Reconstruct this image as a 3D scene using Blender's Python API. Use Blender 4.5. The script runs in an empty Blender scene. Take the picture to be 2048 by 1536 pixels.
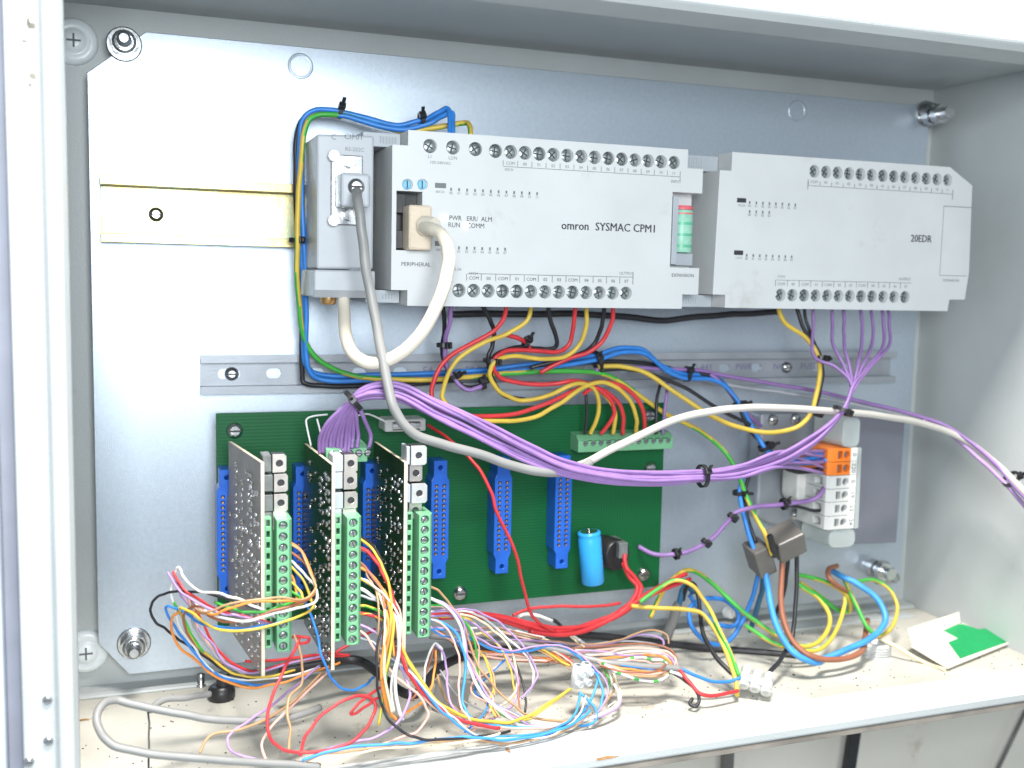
import bpy, bmesh, math, random
from mathutils import Vector, Matrix
random.seed(7)
S = 0.001                                   # everything below is written in millimetres
scene = bpy.context.scene
col = scene.collection

# ---------------------------------------------------------------- camera
FPX = 2078.5                                # focal length in pixels of the 2048 px wide photograph
RIGHT = Vector((0.9390591, -0.34309117, 0.02136483))
DOWN = Vector((-0.01531198, -0.10383735, -0.99447642))
FWD = Vector((0.34341455, 0.93354499, -0.10276282))
CAM = Vector((0.0, -610.0, 0.0))
cd = bpy.data.cameras.new('camera'); cam = bpy.data.objects.new('camera', cd); col.objects.link(cam)
m3 = Matrix((RIGHT, -DOWN, -FWD)).transposed()
cam.matrix_world = Matrix.Translation(CAM * S) @ m3.to_4x4()
cd.sensor_width = 36.0; cd.lens = FPX / 2048 * 36.0
cd.clip_start = 0.01; cd.clip_end = 50
cd.dof.use_dof = True; cd.dof.focus_distance = 0.545; cd.dof.aperture_fstop = 8.0
scene.camera = cam

# ---------------------------------------------------------------- light
w = bpy.data.worlds.new('World'); scene.world = w; w.use_nodes = True
w.node_tree.nodes['Background'].inputs[0].default_value = (0.80, 0.91, 1.0, 1)
w.node_tree.nodes['Background'].inputs[1].default_value = 0.50
def area(name, loc, aim, sx, sy, power, color):
    l = bpy.data.lights.new(name, 'AREA'); l.shape = 'RECTANGLE'
    l.size = sx * S; l.size_y = sy * S; l.energy = power; l.color = color
    o = bpy.data.objects.new(name, l); col.objects.link(o)
    o.location = Vector(loc) * S
    o.rotation_euler = (Vector(aim) - Vector(loc)).to_track_quat('-Z', 'Y').to_euler()
    return o
area('window_light', (10, -860, 105), (60, 0, 0), 300, 240, 7.0, (0.90, 0.965, 1.0))
area('ceiling_lamp', (120, -470, 850), (120, -130, -240), 300, 160, 25.0, (1.0, 0.96, 0.90))
scene.view_settings.view_transform = 'Standard'
scene.view_settings.look = 'None'
scene.view_settings.exposure = 0.12
scene.view_settings.gamma = 1.0

# ---------------------------------------------------------------- helpers
def at(px, py, y):
    """point of the scene (mm) on the plane Y=y that lies behind pixel (px,py) of the photograph"""
    d = RIGHT * ((px - 1024) / FPX) + DOWN * ((py - 768) / FPX) + FWD
    return CAM + d * ((y + 610.0) / d.y)
def atz(px, py, z):
    d = RIGHT * ((px - 1024) / FPX) + DOWN * ((py - 768) / FPX) + FWD
    return CAM + d * (z / d.z)
def X(px, py, y): return at(px, py, y).x
def Z(px, py, y): return at(px, py, y).z

MATS = {}
def pm(name, c, rough=.5, metal=0., var=.08, scale=60, bump=0., bscale=600, spec=.5, trans=0., alpha=1., emit=0., dirt=None, dscale=25, dthr=.62):
    m = bpy.data.materials.new(name); m.use_nodes = True
    nt = m.node_tree; b = nt.nodes['Principled BSDF']
    tc = nt.nodes.new('ShaderNodeTexCoord')
    n = nt.nodes.new('ShaderNodeTexNoise'); n.inputs['Scale'].default_value = scale; n.inputs['Detail'].default_value = 5
    nt.links.new(tc.outputs['Object'], n.inputs['Vector'])
    r = nt.nodes.new('ShaderNodeMapRange'); r.inputs[1].default_value = .3; r.inputs[2].default_value = .7
    r.inputs[3].default_value = 1 - var; r.inputs[4].default_value = 1 + var
    nt.links.new(n.outputs[0], r.inputs[0])
    mx = nt.nodes.new('ShaderNodeMix'); mx.data_type = 'RGBA'; mx.blend_type = 'MULTIPLY'; mx.inputs[0].default_value = 1
    mx.inputs[6].default_value = (*c, 1)
    nt.links.new(r.outputs[0], mx.inputs[7])
    out = mx.outputs[2]
    if dirt:
        n2 = nt.nodes.new('ShaderNodeTexNoise'); n2.inputs['Scale'].default_value = dscale; n2.inputs['Detail'].default_value = 8; n2.inputs['Roughness'].default_value = .7
        nt.links.new(tc.outputs['Object'], n2.inputs['Vector'])
        r2 = nt.nodes.new('ShaderNodeMapRange'); r2.inputs[1].default_value = dthr; r2.inputs[2].default_value = dthr + .14
        nt.links.new(n2.outputs[0], r2.inputs[0])
        m2 = nt.nodes.new('ShaderNodeMix'); m2.data_type = 'RGBA'; m2.inputs[7].default_value = (*dirt, 1)
        nt.links.new(r2.outputs[0], m2.inputs[0]); nt.links.new(out, m2.inputs[6]); out = m2.outputs[2]
    nt.links.new(out, b.inputs['Base Color'])
    rr = nt.nodes.new('ShaderNodeMapRange'); rr.inputs[3].default_value = max(.02, rough - .06); rr.inputs[4].default_value = min(1, rough + .06)
    nt.links.new(n.outputs[0], rr.inputs[0]); nt.links.new(rr.outputs[0], b.inputs['Roughness'])
    b.inputs['Metallic'].default_value = metal
    b.inputs['Specular IOR Level'].default_value = spec
    b.inputs['Transmission Weight'].default_value = trans
    b.inputs['Alpha'].default_value = alpha
    if emit:
        b.inputs['Emission Color'].default_value = (*c, 1); b.inputs['Emission Strength'].default_value = emit
    if bump:
        nb = nt.nodes.new('ShaderNodeTexNoise'); nb.inputs['Scale'].default_value = bscale; nb.inputs['Detail'].default_value = 3
        nt.links.new(tc.outputs['Object'], nb.inputs['Vector'])
        bp = nt.nodes.new('ShaderNodeBump'); bp.inputs['Strength'].default_value = bump; bp.inputs['Distance'].default_value = .0006
        nt.links.new(nb.outputs[0], bp.inputs['Height']); nt.links.new(bp.outputs[0], b.inputs['Normal'])
    MATS[name] = m; return m

paint = pm('cabinet_paint', (.49, .515, .515), .42, 0, .05, 18, .25, 900, dirt=(.36, .29, .20), dscale=22, dthr=.68)
floorpaint = pm('floor_paint', (.53, .51, .45), .45, 0, .12, 30, .25, 800, dirt=(.30, .25, .18), dscale=38, dthr=.60)
zinc = pm('zinc_plate', (.48, .54, .61), .35, .6, .045, 420, .2, 1800)
zincd = pm('zinc_rail', (.33, .35, .385), .42, .35, .10, 60, .12, 900)
chrom = pm('yellow_zinc', (.36, .295, .14), .34, .75, .15, 40, .1, 800, dirt=(.34, .42, .30), dscale=24, dthr=.48)
steel = pm('steel', (.62, .62, .62), .25, 1, .15, 300)
dsteel = pm('terminal_screw', (.40, .44, .44), .36, .85, .25, 400)
nutsteel = pm('bolt_steel', (.40, .41, .42), .28, .95, .2, 300)
plc = pm('plc_plastic', (.58, .59, .59), .45, 0, .045, 28, .12, 3000, dirt=(.47, .46, .43), dscale=16, dthr=.60)
plcg = pm('grey_plastic', (.38, .41, .44), .42, 0, .06, 60, .1, 2500)
adapt = pm('adapter_plastic', (.42, .44, .47), .35, 0, .05, 60, .08, 2500)
dgrey = pm('dark_slot', (.035, .035, .04), .6)
ink = pm('print_ink', (.03, .03, .035), .6)
inkg = pm('print_ink_grey', (.15, .16, .17), .6)
beige = pm('beige_sheath', (.66, .60, .50), .42, 0, .04, 60)
greysheath = pm('grey_sheath', (.235, .235, .23), .42, 0, .05, 60)
whitesheath = pm('white_sheath', (.50, .475, .435), .42, 0, .05, 60)
plug = pm('plug_plastic', (.62, .52, .40), .38, 0, .05, 80)
bluec = pm('connector_blue', (.015, .11, .52), .32, 0, .12, 150)
gold = pm('contact_gold', (.75, .45, .18), .3, .9)
solder = pm('solder', (.75, .75, .76), .18, 1, .2, 500)
tgreen = pm('terminal_green', (.16, .40, .22), .4, 0, .05, 80)
tgreend = pm('terminal_green_deep', (.05, .27, .11), .45, 0, .08, 80)
cardm = pm('card_board', (.028, .045, .024), .22, 0, .25, 80, .1, 700)
cardg = pm('card_board_sheen', (.23, .20, .175), .35, 0, .25, 90, .1, 700)  # green card with the window's sheen painted in as grey brown
cardedge = pm('card_edge', (.62, .55, .42), .55, 0, .1, 200)
tabm = pm('transistor_tab', (.56, .52, .48), .32, .7, .12, 150)
tabw = pm('transistor_tab_bright', (.78, .78, .77), .28, .7, .08, 150)
epoxy = pm('transistor_body', (.14, .15, .15), .35, 0, .2, 200)
capb = pm('capacitor_sleeve', (.03, .34, .72), .3, 0, .06, 80)
blackp = pm('black_plastic', (.016, .016, .018), .38, 0, .2, 200)
orange = pm('terminal_orange', (.80, .20, .02), .38, 0, .06, 80)
wterm = pm('terminal_white', (.60, .60, .58), .38, 0, .04, 80)
wlabel = pm('label_white', (.80, .79, .74), .5)
ghost = pm('translucent_plastic', (.74, .80, .78), .22, 0, .05, 60, trans=.45, alpha=.72)
clear = pm('clear_nylon', (.86, .87, .86), .25, 0, .04, 60, trans=.35, alpha=.85)
boxg = pm('bracket_grey', (.165, .17, .205), .5, 0, .05, 50)
ferr = pm('clamp_brown_grey', (.13, .12, .11), .38, 0, .12, 70)
green_l = pm('leaflet_green', (.0, .30, .085), .45, 0, .1, 300)
paper = pm('leaflet_white', (.74, .70, .60), .6, 0, .05, 60)
led_w = pm('lamp_white', (.9, 1.0, .8), .3, emit=3.0)
led_r = pm('lamp_red', (1.0, .62, .5), .3, emit=2.4)
bluelens = pm('blue_lens', (.25, .55, .75), .15, 0, .1, 200)
outwall = pm('wall_paint', (.66, .62, .54), .75, 0, .08, 8, .3, 120, dirt=(.36, .27, .18), dscale=14, dthr=.6)
gasket = pm('gasket', (.22, .23, .28), .7)
door = pm('door_paint', (.48, .53, .60), .45)
debris = pm('debris', (.05, .045, .04), .9)
tinred = pm('ribbon_red', (.66, .12, .14), .45)
tingreen = pm('ribbon_green', (.30, .58, .44), .4, 0, .1, 400)
# backplane: dark green solder mask over fine horizontal tracks
pcb = bpy.data.materials.new('backplane_board'); pcb.use_nodes = True
nt = pcb.node_tree; b = nt.nodes['Principled BSDF']
tc = nt.nodes.new('ShaderNodeTexCoord'); sp = nt.nodes.new('ShaderNodeSeparateXYZ'); nt.links.new(tc.outputs['Object'], sp.inputs[0])
wv = nt.nodes.new('ShaderNodeMath'); wv.operation = 'MULTIPLY'; wv.inputs[1].default_value = 2 * math.pi / .0019
# tracks run level over most of the board and upright near its free end
gtx = nt.nodes.new('ShaderNodeMath'); gtx.operation = 'GREATER_THAN'; gtx.inputs[1].default_value = .274; nt.links.new(sp.outputs['X'], gtx.inputs[0])
mxa = nt.nodes.new('ShaderNodeMix'); mxa.data_type = 'FLOAT'
nt.links.new(gtx.outputs[0], mxa.inputs[0]); nt.links.new(sp.outputs['Z'], mxa.inputs[2]); nt.links.new(sp.outputs['X'], mxa.inputs[3])
nt.links.new(mxa.outputs[0], wv.inputs[0])
sn = nt.nodes.new('ShaderNodeMath'); sn.operation = 'SINE'; nt.links.new(wv.outputs[0], sn.inputs[0])
rp = nt.nodes.new('ShaderNodeMapRange'); rp.inputs[1].default_value = -.2; rp.inputs[2].default_value = .3; nt.links.new(sn.outputs[0], rp.inputs[0])
nz = nt.nodes.new('ShaderNodeTexNoise'); nz.inputs['Scale'].default_value = 32; nz.inputs['Detail'].default_value = 6; nt.links.new(tc.outputs['Object'], nz.inputs['Vector'])
mul = nt.nodes.new('ShaderNodeMath'); mul.operation = 'MULTIPLY'; nt.links.new(rp.outputs[0], mul.inputs[0]); nt.links.new(nz.outputs[0], mul.inputs[1])
mm = nt.nodes.new('ShaderNodeMix'); mm.data_type = 'RGBA'
mm.inputs[6].default_value = (.003, .086, .026, 1); mm.inputs[7].default_value = (.006, .120, .034, 1)
nt.links.new(mul.outputs[0], mm.inputs[0]); nt.links.new(mm.outputs[2], b.inputs['Base Color'])
b.inputs['Roughness'].default_value = .45; b.inputs['Specular IOR Level'].default_value = .25
bp = nt.nodes.new('ShaderNodeBump'); bp.inputs['Strength'].default_value = .12; bp.inputs['Distance'].default_value = .0002
nt.links.new(rp.outputs[0], bp.inputs['Height']); nt.links.new(bp.outputs[0], b.inputs['Normal'])

WC = {k: pm('wire_' + k, v, .44, 0, .12, 90) for k, v in dict(
    red=(.58, .035, .042), yellow=(.60, .42, .055), black=(.018, .018, .022), blue=(.03, .20, .60), light_blue=(.05, .28, .66),
    teal=(.03, .14, .26), purple=(.265, .15, .375), violet=(.38, .25, .48), green=(.05, .36, .05), white=(.66, .66, .645), grey=(.34, .35, .38),
    brown=(.30, .11, .06), orange=(.78, .26, .05), pink=(.74, .42, .35), cream=(.72, .62, .42), tan=(.45, .27, .14), silver=(.7, .7, .7)).items()}

class MB:
    def __init__(s): s.v = []; s.f = []; s.m = []; s.sm = []
    def _add(s, vs, fs, mi=0, smooth=False):
        o = len(s.v); s.v += [Vector(p) for p in vs]
        for f in fs: s.f.append([i + o for i in f]); s.m.append(mi); s.sm.append(smooth)
        return s
    def box(s, x0, x1, y0, y1, z0, z1, mi=0, M=None):
        vs = [Vector((x, y, z)) for x in (x0, x1) for y in (y0, y1) for z in (z0, z1)]
        if M is not None: vs = [M @ p for p in vs]
        return s._add(vs, [(0, 1, 3, 2), (4, 6, 7, 5), (0, 4, 5, 1), (2, 3, 7, 6), (0, 2, 6, 4), (1, 5, 7, 3)], mi)
    def prism(s, poly, a0, a1, axis='y', mi=0, M=None):
        n = len(poly)
        def pt(u, v, a): return {'y': (u, a, v), 'z': (u, v, a), 'x': (a, u, v)}[axis]
        vs = [Vector(pt(u, v, a0)) for u, v in poly] + [Vector(pt(u, v, a1)) for u, v in poly]
        if M is not None: vs = [M @ p for p in vs]
        fs = [tuple(range(n)), tuple(range(2 * n - 1, n - 1, -1))] + [(i, i + n, (i + 1) % n + n, (i + 1) % n) for i in range(n)]
        return s._add(vs, fs, mi)
    def cyl(s, p0, p1, r0, r1=None, n=16, mi=0, caps=True):
        r1 = r0 if r1 is None else r1; p0 = Vector(p0); p1 = Vector(p1); d = (p1 - p0).normalized()
        a = d.orthogonal().normalized(); c = d.cross(a)
        ring = [a * math.cos(2 * math.pi * i / n) + c * math.sin(2 * math.pi * i / n) for i in range(n)]
        vs = [p0 + q * r0 for q in ring] + [p1 + q * r1 for q in ring]
        s._add(vs, [(i, (i + 1) % n, (i + 1) % n + n, i + n) for i in range(n)], mi, True)
        if caps:
            s._add(vs[:n], [tuple(range(n - 1, -1, -1))], mi); s._add(vs[n:], [tuple(range(n))], mi)
        return s
    def lathe(s, prof, p0, d, n=16, mi=0):
        """prof: list of (distance along d, radius)"""
        p0 = Vector(p0); d = Vector(d).normalized(); a = d.orthogonal().normalized(); c = d.cross(a)
        vs = []
        for h, r in prof:
            vs += [p0 + d * h + (a * math.cos(2 * math.pi * i / n) + c * math.sin(2 * math.pi * i / n)) * r for i in range(n)]
        fs = [(k * n + i, k * n + (i + 1) % n, (k + 1) * n + (i + 1) % n, (k + 1) * n + i) for k in range(len(prof) - 1) for i in range(n)]
        s._add(vs, fs, mi, True)
        s._add(vs[-n:], [tuple(range(n))], mi); s._add(vs[:n], [tuple(range(n - 1, -1, -1))], mi)
        return s
    def tube(s, pts, r, n=8, mfun=None):
        k = len(pts); t = [(pts[min(i + 1, k - 1)] - pts[max(i - 1, 0)]).normalized() for i in range(k)]
        a = t[0].orthogonal().normalized(); vs = []
        for i in range(k):
            a = (a - t[i] * a.dot(t[i])).normalized(); c = t[i].cross(a)
            vs += [pts[i] + (a * math.cos(2 * math.pi * j / n) + c * math.sin(2 * math.pi * j / n)) * r for j in range(n)]
        o = len(s.v); s.v += vs
        for i in range(k - 1):
            for j in range(n):
                s.f.append([o + i * n + j, o + i * n + (j + 1) % n, o + (i + 1) * n + (j + 1) % n, o + (i + 1) * n + j])
                s.m.append(mfun(i, j) if mfun else 0); s.sm.append(True)
        s.f.append([o + j for j in range(n - 1, -1, -1)]); s.m.append(0); s.sm.append(False)
        s.f.append([o + (k - 1) * n + j for j in range(n)]); s.m.append(0); s.sm.append(False)
        return s
    def text(s, txt, x, z, y, size, mi=0, align='LEFT', sx=1.0, rot=0.0):
        cu = bpy.data.curves.new('t', 'FONT'); cu.body = txt; cu.size = size; cu.align_x = align; cu.align_y = 'CENTER'; cu.resolution_u = 2
        o = bpy.data.objects.new('t', cu); col.objects.link(o)
        me = o.to_mesh()
        cr, sr = math.cos(rot), math.sin(rot)
        s._add([(x + (p.co.x * cr - p.co.y * sr) * sx, y, z + p.co.x * sr + p.co.y * cr) for p in me.vertices], [tuple(f.vertices) for f in me.polygons], mi)
        o.to_mesh_clear(); bpy.data.objects.remove(o); bpy.data.curves.remove(cu)
        return s
    def mesh(s, name, mats):
        me = bpy.data.meshes.new(name)
        me.from_pydata([p * S for p in s.v], [], s.f)
        for mt in (mats if isinstance(mats, (list, tuple)) else [mats]): me.materials.append(mt)
        me.polygons.foreach_set('material_index', s.m); me.polygons.foreach_set('use_smooth', s.sm)
        bm = bmesh.new(); bm.from_mesh(me); bmesh.ops.recalc_face_normals(bm, faces=bm.faces[:]); bm.to_mesh(me); bm.free()
        me.update(); return me
    def build(s, name, mats, parent=None, bev=0., kind=None, cut=None, label=None):
        o = bpy.data.objects.new(name, s.mesh(name, mats)); col.objects.link(o)
        if cut is not None or bev:
            c = None
            if cut is not None:
                c = bpy.data.objects.new('c', cut.mesh('c', mats)); col.objects.link(c)
                md = o.modifiers.new('b', 'BOOLEAN'); md.object = c; md.solver = 'EXACT'; md.operation = 'DIFFERENCE'
            if bev:
                md = o.modifiers.new('v', 'BEVEL'); md.width = bev * S; md.segments = 2; md.limit_method = 'ANGLE'; md.angle_limit = math.radians(50)
            if c:
                dg = bpy.context.evaluated_depsgraph_get()
                me = bpy.data.meshes.new_from_object(o.evaluated_get(dg)); o.modifiers.clear(); o.data = me
                bpy.data.objects.remove(c)
        if parent: attach(o, parent)
        if kind: o['kind'] = kind
        if label: o['label'] = label
        return o
def attach(o, parent):
    o.parent = parent
    p = parent; off = Vector(p.location)
    while p.parent: p = p.parent; off = off + Vector(p.location)
    o.matrix_parent_inverse = Matrix.Translation(-Vector(parent.location)) if parent.type == 'EMPTY' else Matrix.Translation(-Vector(parent.location))
def tag(o, label, cat, group=None):
    o['label'] = label; o['category'] = cat
    if group: o['group'] = group
    return o
def thing(name, label, cat, loc, group=None):
    o = bpy.data.objects.new(name, None); col.objects.link(o); o.empty_display_size = .01
    o.location = Vector(loc) * S
    return tag(o, label, cat, group)
def inst(me, name, loc, parent, rot=None):
    """a repeated piece sharing mesh data, at loc (mm)"""
    o = bpy.data.objects.new(name, me); col.objects.link(o); o.location = Vector(loc) * S
    if rot: o.rotation_euler = rot
    if parent: attach(o, parent)
    return o

def spline(P, per=7):
    out = []; n = len(P)
    for i in range(n - 1):
        p0 = P[max(i - 1, 0)]; p1 = P[i]; p2 = P[i + 1]; p3 = P[min(i + 2, n - 1)]
        for k in range(per):
            t = k / per
            out.append(.5 * ((2 * p1) + (p2 - p0) * t + (2 * p0 - 5 * p1 + 4 * p2 - p3) * t * t + (3 * p1 - p0 - 3 * p2 + p3) * t ** 3))
    out.append(P[-1].copy()); return out
def path3(pts):
    ys = [p[2] if len(p) > 2 else None for p in pts]
    k = [i for i, y in enumerate(ys) if y is not None]
    if not k: raise ValueError(pts)
    for i in range(len(ys)):
        if ys[i] is None:
            a = [j for j in k if j < i]; c = [j for j in k if j > i]
            if a and c:
                a = a[-1]; c = c[0]; ys[i] = ys[a] + (ys[c] - ys[a]) * (i - a) / (c - a)
            else: ys[i] = ys[a[-1]] if a else ys[c[0]]
    out = []
    for p, y in zip(pts, ys):
        q = at(p[0], p[1], y)
        if q.z < FLOOR + 1.2:                       # lies on the cabinet floor
            q = atz(p[0], p[1], FLOOR + 1.2)
            if q.y < -126: q = atz(p[0], p[1], RIMZ + 1.5)
        out.append(q)
    return out
FLOOR = -243.0; RIMZ = -237.5
NW = [0]
JR = random.Random(11)
PALE = ['white', 'pink', 'cream', 'grey', 'violet', 'tan', 'brown', 'blue', 'yellow']
def sibling(c, r, pts, where, reps=1):
    for _ in range(reps):
        ox, oy, od = JR.uniform(-11, 11), JR.uniform(-8, 8), JR.uniform(-5, 5); q = []
        for k, p in enumerate(pts):
            f = min(1, k / 2.0)
            t = (p[0] + (ox + JR.uniform(-5, 5)) * f, p[1] + (oy + JR.uniform(-4, 4)) * f + (2 if k == 0 else 0))
            q.append(t + ((p[2] + od * f,) if len(p) > 2 else ()))
        cc = JR.choice(PALE); wire(cc, JR.uniform(.45, .6), q, where, label=f"fine {cc.replace('_', ' ')} wire {where}")
def wire(colname, r, pts, where, kind='wire', off=None, mats=None, stripe=None, name=None, label=None, raw=None):
    P = raw if raw else path3(pts)
    if off: P = [p + Vector(off) for p in P]
    mb = MB(); Q = spline(P); ph = JR.uniform(0, 99)
    from mathutils import noise as mnoise
    for kq in range(1, len(Q) - 1): Q[kq] = Q[kq] + mnoise.noise_vector(Vector((ph, kq * .23, ph * .7))) * min(.8, .4 + .15 / r)
    if stripe == 'earth':
        mb.tube(Q, r, 10, lambda i, j: 1 if ((j + i // 5) % 10) in (0, 1, 2, 3, 4) else 0); mats = [WC['yellow'], WC['green']]
    elif stripe == 'dash':
        mb.tube(Q, r, 8, lambda i, j: 1 if (i % 8) in (0, 1) else 0); mats = [WC['white'], WC['green']]
    else:
        mb.tube(Q, r, 8 if r < 2.2 else 14); mats = mats or WC[colname]
    nm = name or {'earth': 'earth_wire', 'dash': 'striped_wire'}.get(stripe, colname + '_' + kind)
    o = mb.build(nm, mats); NW[0] += 1
    cw = {'earth': 'green and yellow striped', 'dash': 'white and green banded'}.get(stripe, colname.replace('_', ' '))
    return tag(o, label or f'{cw} {kind} {where}', kind, where if len(where) < 70 else where[:70])

# ================================================================= SETTING
wl = MB().box(-900, 1500, 24, 60, -1200, 900).build('wall', outwall); wl['kind'] = 'structure'

# ---------------------------------------------------------------- cabinet
XL, XR, ZT, YB = -47.0, 555.0, 142.0, 17.0
cab = thing('cabinet', 'open pale grey sheet metal electrical cabinet holding all the equipment', 'cabinet', (250, 0, FLOOR))
MB().box(XL - 2, XR + 2, YB, YB + 1.5, FLOOR - 1, ZT + 1).build('back_panel', paint, cab)
MB().box(XL - 2, XR + 2, -128, YB - .1, FLOOR - 1.5, FLOOR).build('floor_panel', floorpaint, cab)
MB().box(XL - 2, XR + 2, -128, YB - .1, ZT, ZT + 1.5).build('ceiling_panel', paint, cab)
MB().box(XR, XR + 1.5, -128, YB - .1, FLOOR + .1, ZT - .1).build('side_panel', paint, cab)
MB().box(XL - 1.5, XL, -128, YB - .1, FLOOR + .1, ZT - .1).build('side_panel', paint, cab)
# folded front rim: bottom, top, right, left
MB().prism([(-122, FLOOR), (-130, RIMZ), (-154, RIMZ), (-157, RIMZ - 3), (-157, RIMZ - 7), (-154, RIMZ - 9), (-126, RIMZ - 9), (-122, FLOOR - 1.4)], -50, XR + 40, 'x').build('front_rim', paint, cab, 1.0)
MB().box(-50, XR + 40, -155.5, -148, RIMZ - 12, RIMZ - 9.2).build('drip_strip', pm('rust_paint', (.36, .31, .26), .7, 0, .3, 40), cab, .8)
MB().prism([(-122, ZT), (-125, 131), (-128, 129), (-157, 128), (-162, 131), (-164, 175), (-126, 175), (-122, ZT + 1.4)], -50, XR + 40, 'x').build('front_rim', paint, cab, 1.2)
MB().prism([(XR - 1, -128), (XR - 9, -130), (XR - 10, -156), (XR - 7, -161), (XR + 40, -161), (XR + 40, -128)], RIMZ + .3, 127.7, 'z').build('front_rim', paint, cab, 1.0)
MB().prism([(-44, -126), (-24, -130), (-23, -157), (-25, -162), (-30, -162), (-32, -158), (-44.3, -158), (-45, -127)], RIMZ - 14, 170, 'z').build('front_rim', paint, cab, 1.2)
MB().box(-50.2, -44.8, -152, -140, RIMZ - 60, 200).build('gasket', gasket, cab)
MB().prism([(-85, -166), (-50.4, -160), (-50.4, -140), (-85, -140)], RIMZ - 60, 200, 'z').build('door_edge', door, cab, 1.0)
scr = MB().lathe([(0, 2.2), (.6, 2.0), (1.0, 1.2)], (0, 0, 0), (0, -1, 0), 14).box(-1.4, 1.4, -1.1, -.7, -.2, .2, 1)
scr_me = scr.mesh('rim_screw', [steel, dgrey])
for px, py in ((95, 1400), (97, 1482), (58, 1524)):
    p = at(px, py, -158); inst(scr_me, 'rim_screw', (p.x, -158, p.z), cab)
# big plastic wall screws behind the plate edge
wsm = MB().lathe([(0, 12.5), (1.5, 12.5), (3, 11), (3.4, 7.5), (3.0, 7), (4.6, 6), (5, 2)], (0, 0, 0), (0, -1, 0), 28).box(-3.6, 3.6, -5.3, -4.6, -.5, .5, 1).box(-.5, .5, -5.3, -4.6, -3.6, 3.6, 1)
wsme = wsm.mesh('wall_screw', [pm('white_cap', (.80, .84, .86), .3), inkg])
for px, py in ((147, 80), (172, 1308)):
    p = at(px, py, 12); inst(wsme, 'wall_screw', (p.x, YB, p.z), cab)
# floor: back angle strip, gland, debris
MB().prism([(YB - .3, FLOOR), (2, FLOOR), (2, FLOOR + 1.6), (5, FLOOR + 2.4), (YB - .3, FLOOR + 2.4)], XL + 1, XR - 1, 'x').build('floor_angle', paint, cab, .6)
MB().box(372, 538, -16.5, -3.6, FLOOR, FLOOR + 1.6).build('floor_plate', paint, cab, .3)

# ---------------------------------------------------------------- mounting plate
mp = thing('mounting_plate', 'bare zinc mounting plate with cut corners on the cabinet back', 'mounting plate', (260, 4, -230))
pl = [(-20, -210), (-4, -230), (532, -230), (537, -224), (537, 112), (530, 127), (10, 127), (-20, 103)]
MB().prism(pl, 0, 2, 'y').build('plate', zinc, mp, .4)
nutm = MB().lathe([(0, 9.2), (1.0, 9.2), (1.2, 8.6)], (0, 0, 0), (0, -1, 0), 24)
nutm.cyl((0, -1.5, 0), (0, -8, 0), 7.4, 7.4, 6).lathe([(8.05, 6.2), (9, 5.2), (9.2, 3.7), (8, 3.6), (16, 3.6), (17.5, 2.4)], (0, 0, 0), (0, -1, 0), 16)
nut_me = nutm.mesh('corner_stud', nutsteel)
for px, py, y in ((248, 85, -5), (268, 1292, -5), (1852, 228, 0), (1762, 1145, 0)):
    p = at(px, py, y); inst(nut_me, 'corner_stud', (p.x, 0, p.z), mp)
pg = MB().lathe([(0, 7.2), (.5, 7.0), (.55, 5.9), (.2, 5.6)], (0, 0, 0), (0, -1, 0), 28).mesh('hole_plug', zinc)
for px, py in ((601, 132), (1594, 222)):
    p = at(px, py, 0); inst(pg, 'hole_plug', (p.x, 0, p.z), mp)
# long shiny standoffs seen end-on near the right side
sm_ = MB().cyl((0, 0, 0), (0, -26, 0), 4.2, 4.2, 14).cyl((0, -6, 0), (0, -11, 0), 7, 7, 6).cyl((0, -14, 0), (0, -19, 0), 7, 7, 6)
sm_me = sm_.mesh('standoff_bolt', steel)
p = at(1850, 235, 0); inst(sm_me, 'standoff_bolt', (p.x - 2, 0, p.z), mp)
p = at(1735, 1130, 0); inst(sm_me, 'standoff_bolt', (p.x, 0, p.z), mp)

# ---------------------------------------------------------------- rails
r1 = thing('din_rail', 'yellow passivated mounting rail behind the white controller units', 'rail', (250, 0, 31))
prof = [(-15, 13.6), (-15, 19), (-1.2, 19), (-1.2, 43.5), (-15, 43.5), (-15, 49), (-13.8, 49), (-13.8, 44.8), (0, 44.8), (0, 17.8), (-13.8, 17.8), (-13.8, 13.6)]
prof = [(-12, 13.6), (-12, 18.5), (-1.2, 18.5), (-1.2, 44), (-12, 44), (-12, 49), (-10.8, 49), (-10.8, 45.2), (-.05, 45.2), (-.05, 17.3), (-10.8, 17.3), (-10.8, 13.6)]
MB().prism(prof, -14.4, 520, 'x').build('rail_body', chrom, r1, .3)
rs = MB().lathe([(0, 4), (1.4, 3.6), (2.2, 2)], (0, 0, 0), (0, -1, 0), 18).box(-3, 3, -2.4, -1.9, -.4, .4, 1)
rs_me = rs.mesh('rail_screw', [steel, dgrey])
p = at(312, 429, -1.2); inst(rs_me, 'rail_screw', (p.x, -1.2, p.z), r1)
r2 = thing('din_rail', 'grey slotted mounting rail running across the bare plate', 'rail', (275, 0, -58))
prof = [(-7.5, -69.6), (-7.5, -65.2), (-1.1, -65.2), (-1.1, -51.8), (-7.5, -51.8), (-7.5, -47.4), (-6.5, -47.4), (-6.5, -50.8), (-.05, -50.8), (-.05, -66.2), (-6.5, -66.2), (-6.5, -69.6)]
cut = MB()
xs = X(458, 747, -1)
for k in range(18):
    cx = xs + 25 * k
    if cx < 505:
        a = 6.2 if k == 0 else 4.2; h = 2.9
        poly = [(cx - a + h + h * math.cos(t), -58.6 + h * math.sin(t)) for t in [math.pi / 2 + math.pi * i / 8 for i in range(9)]] + [(cx + a - h + h * math.cos(t), -58.6 + h * math.sin(t)) for t in [-math.pi / 2 + math.pi * i / 8 for i in range(9)]]
        cut.prism(poly, -4, 3, 'y')
MB().prism(prof, 36.3, 515, 'x').build('rail_body', zincd, r2, 0, cut=cut)
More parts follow.
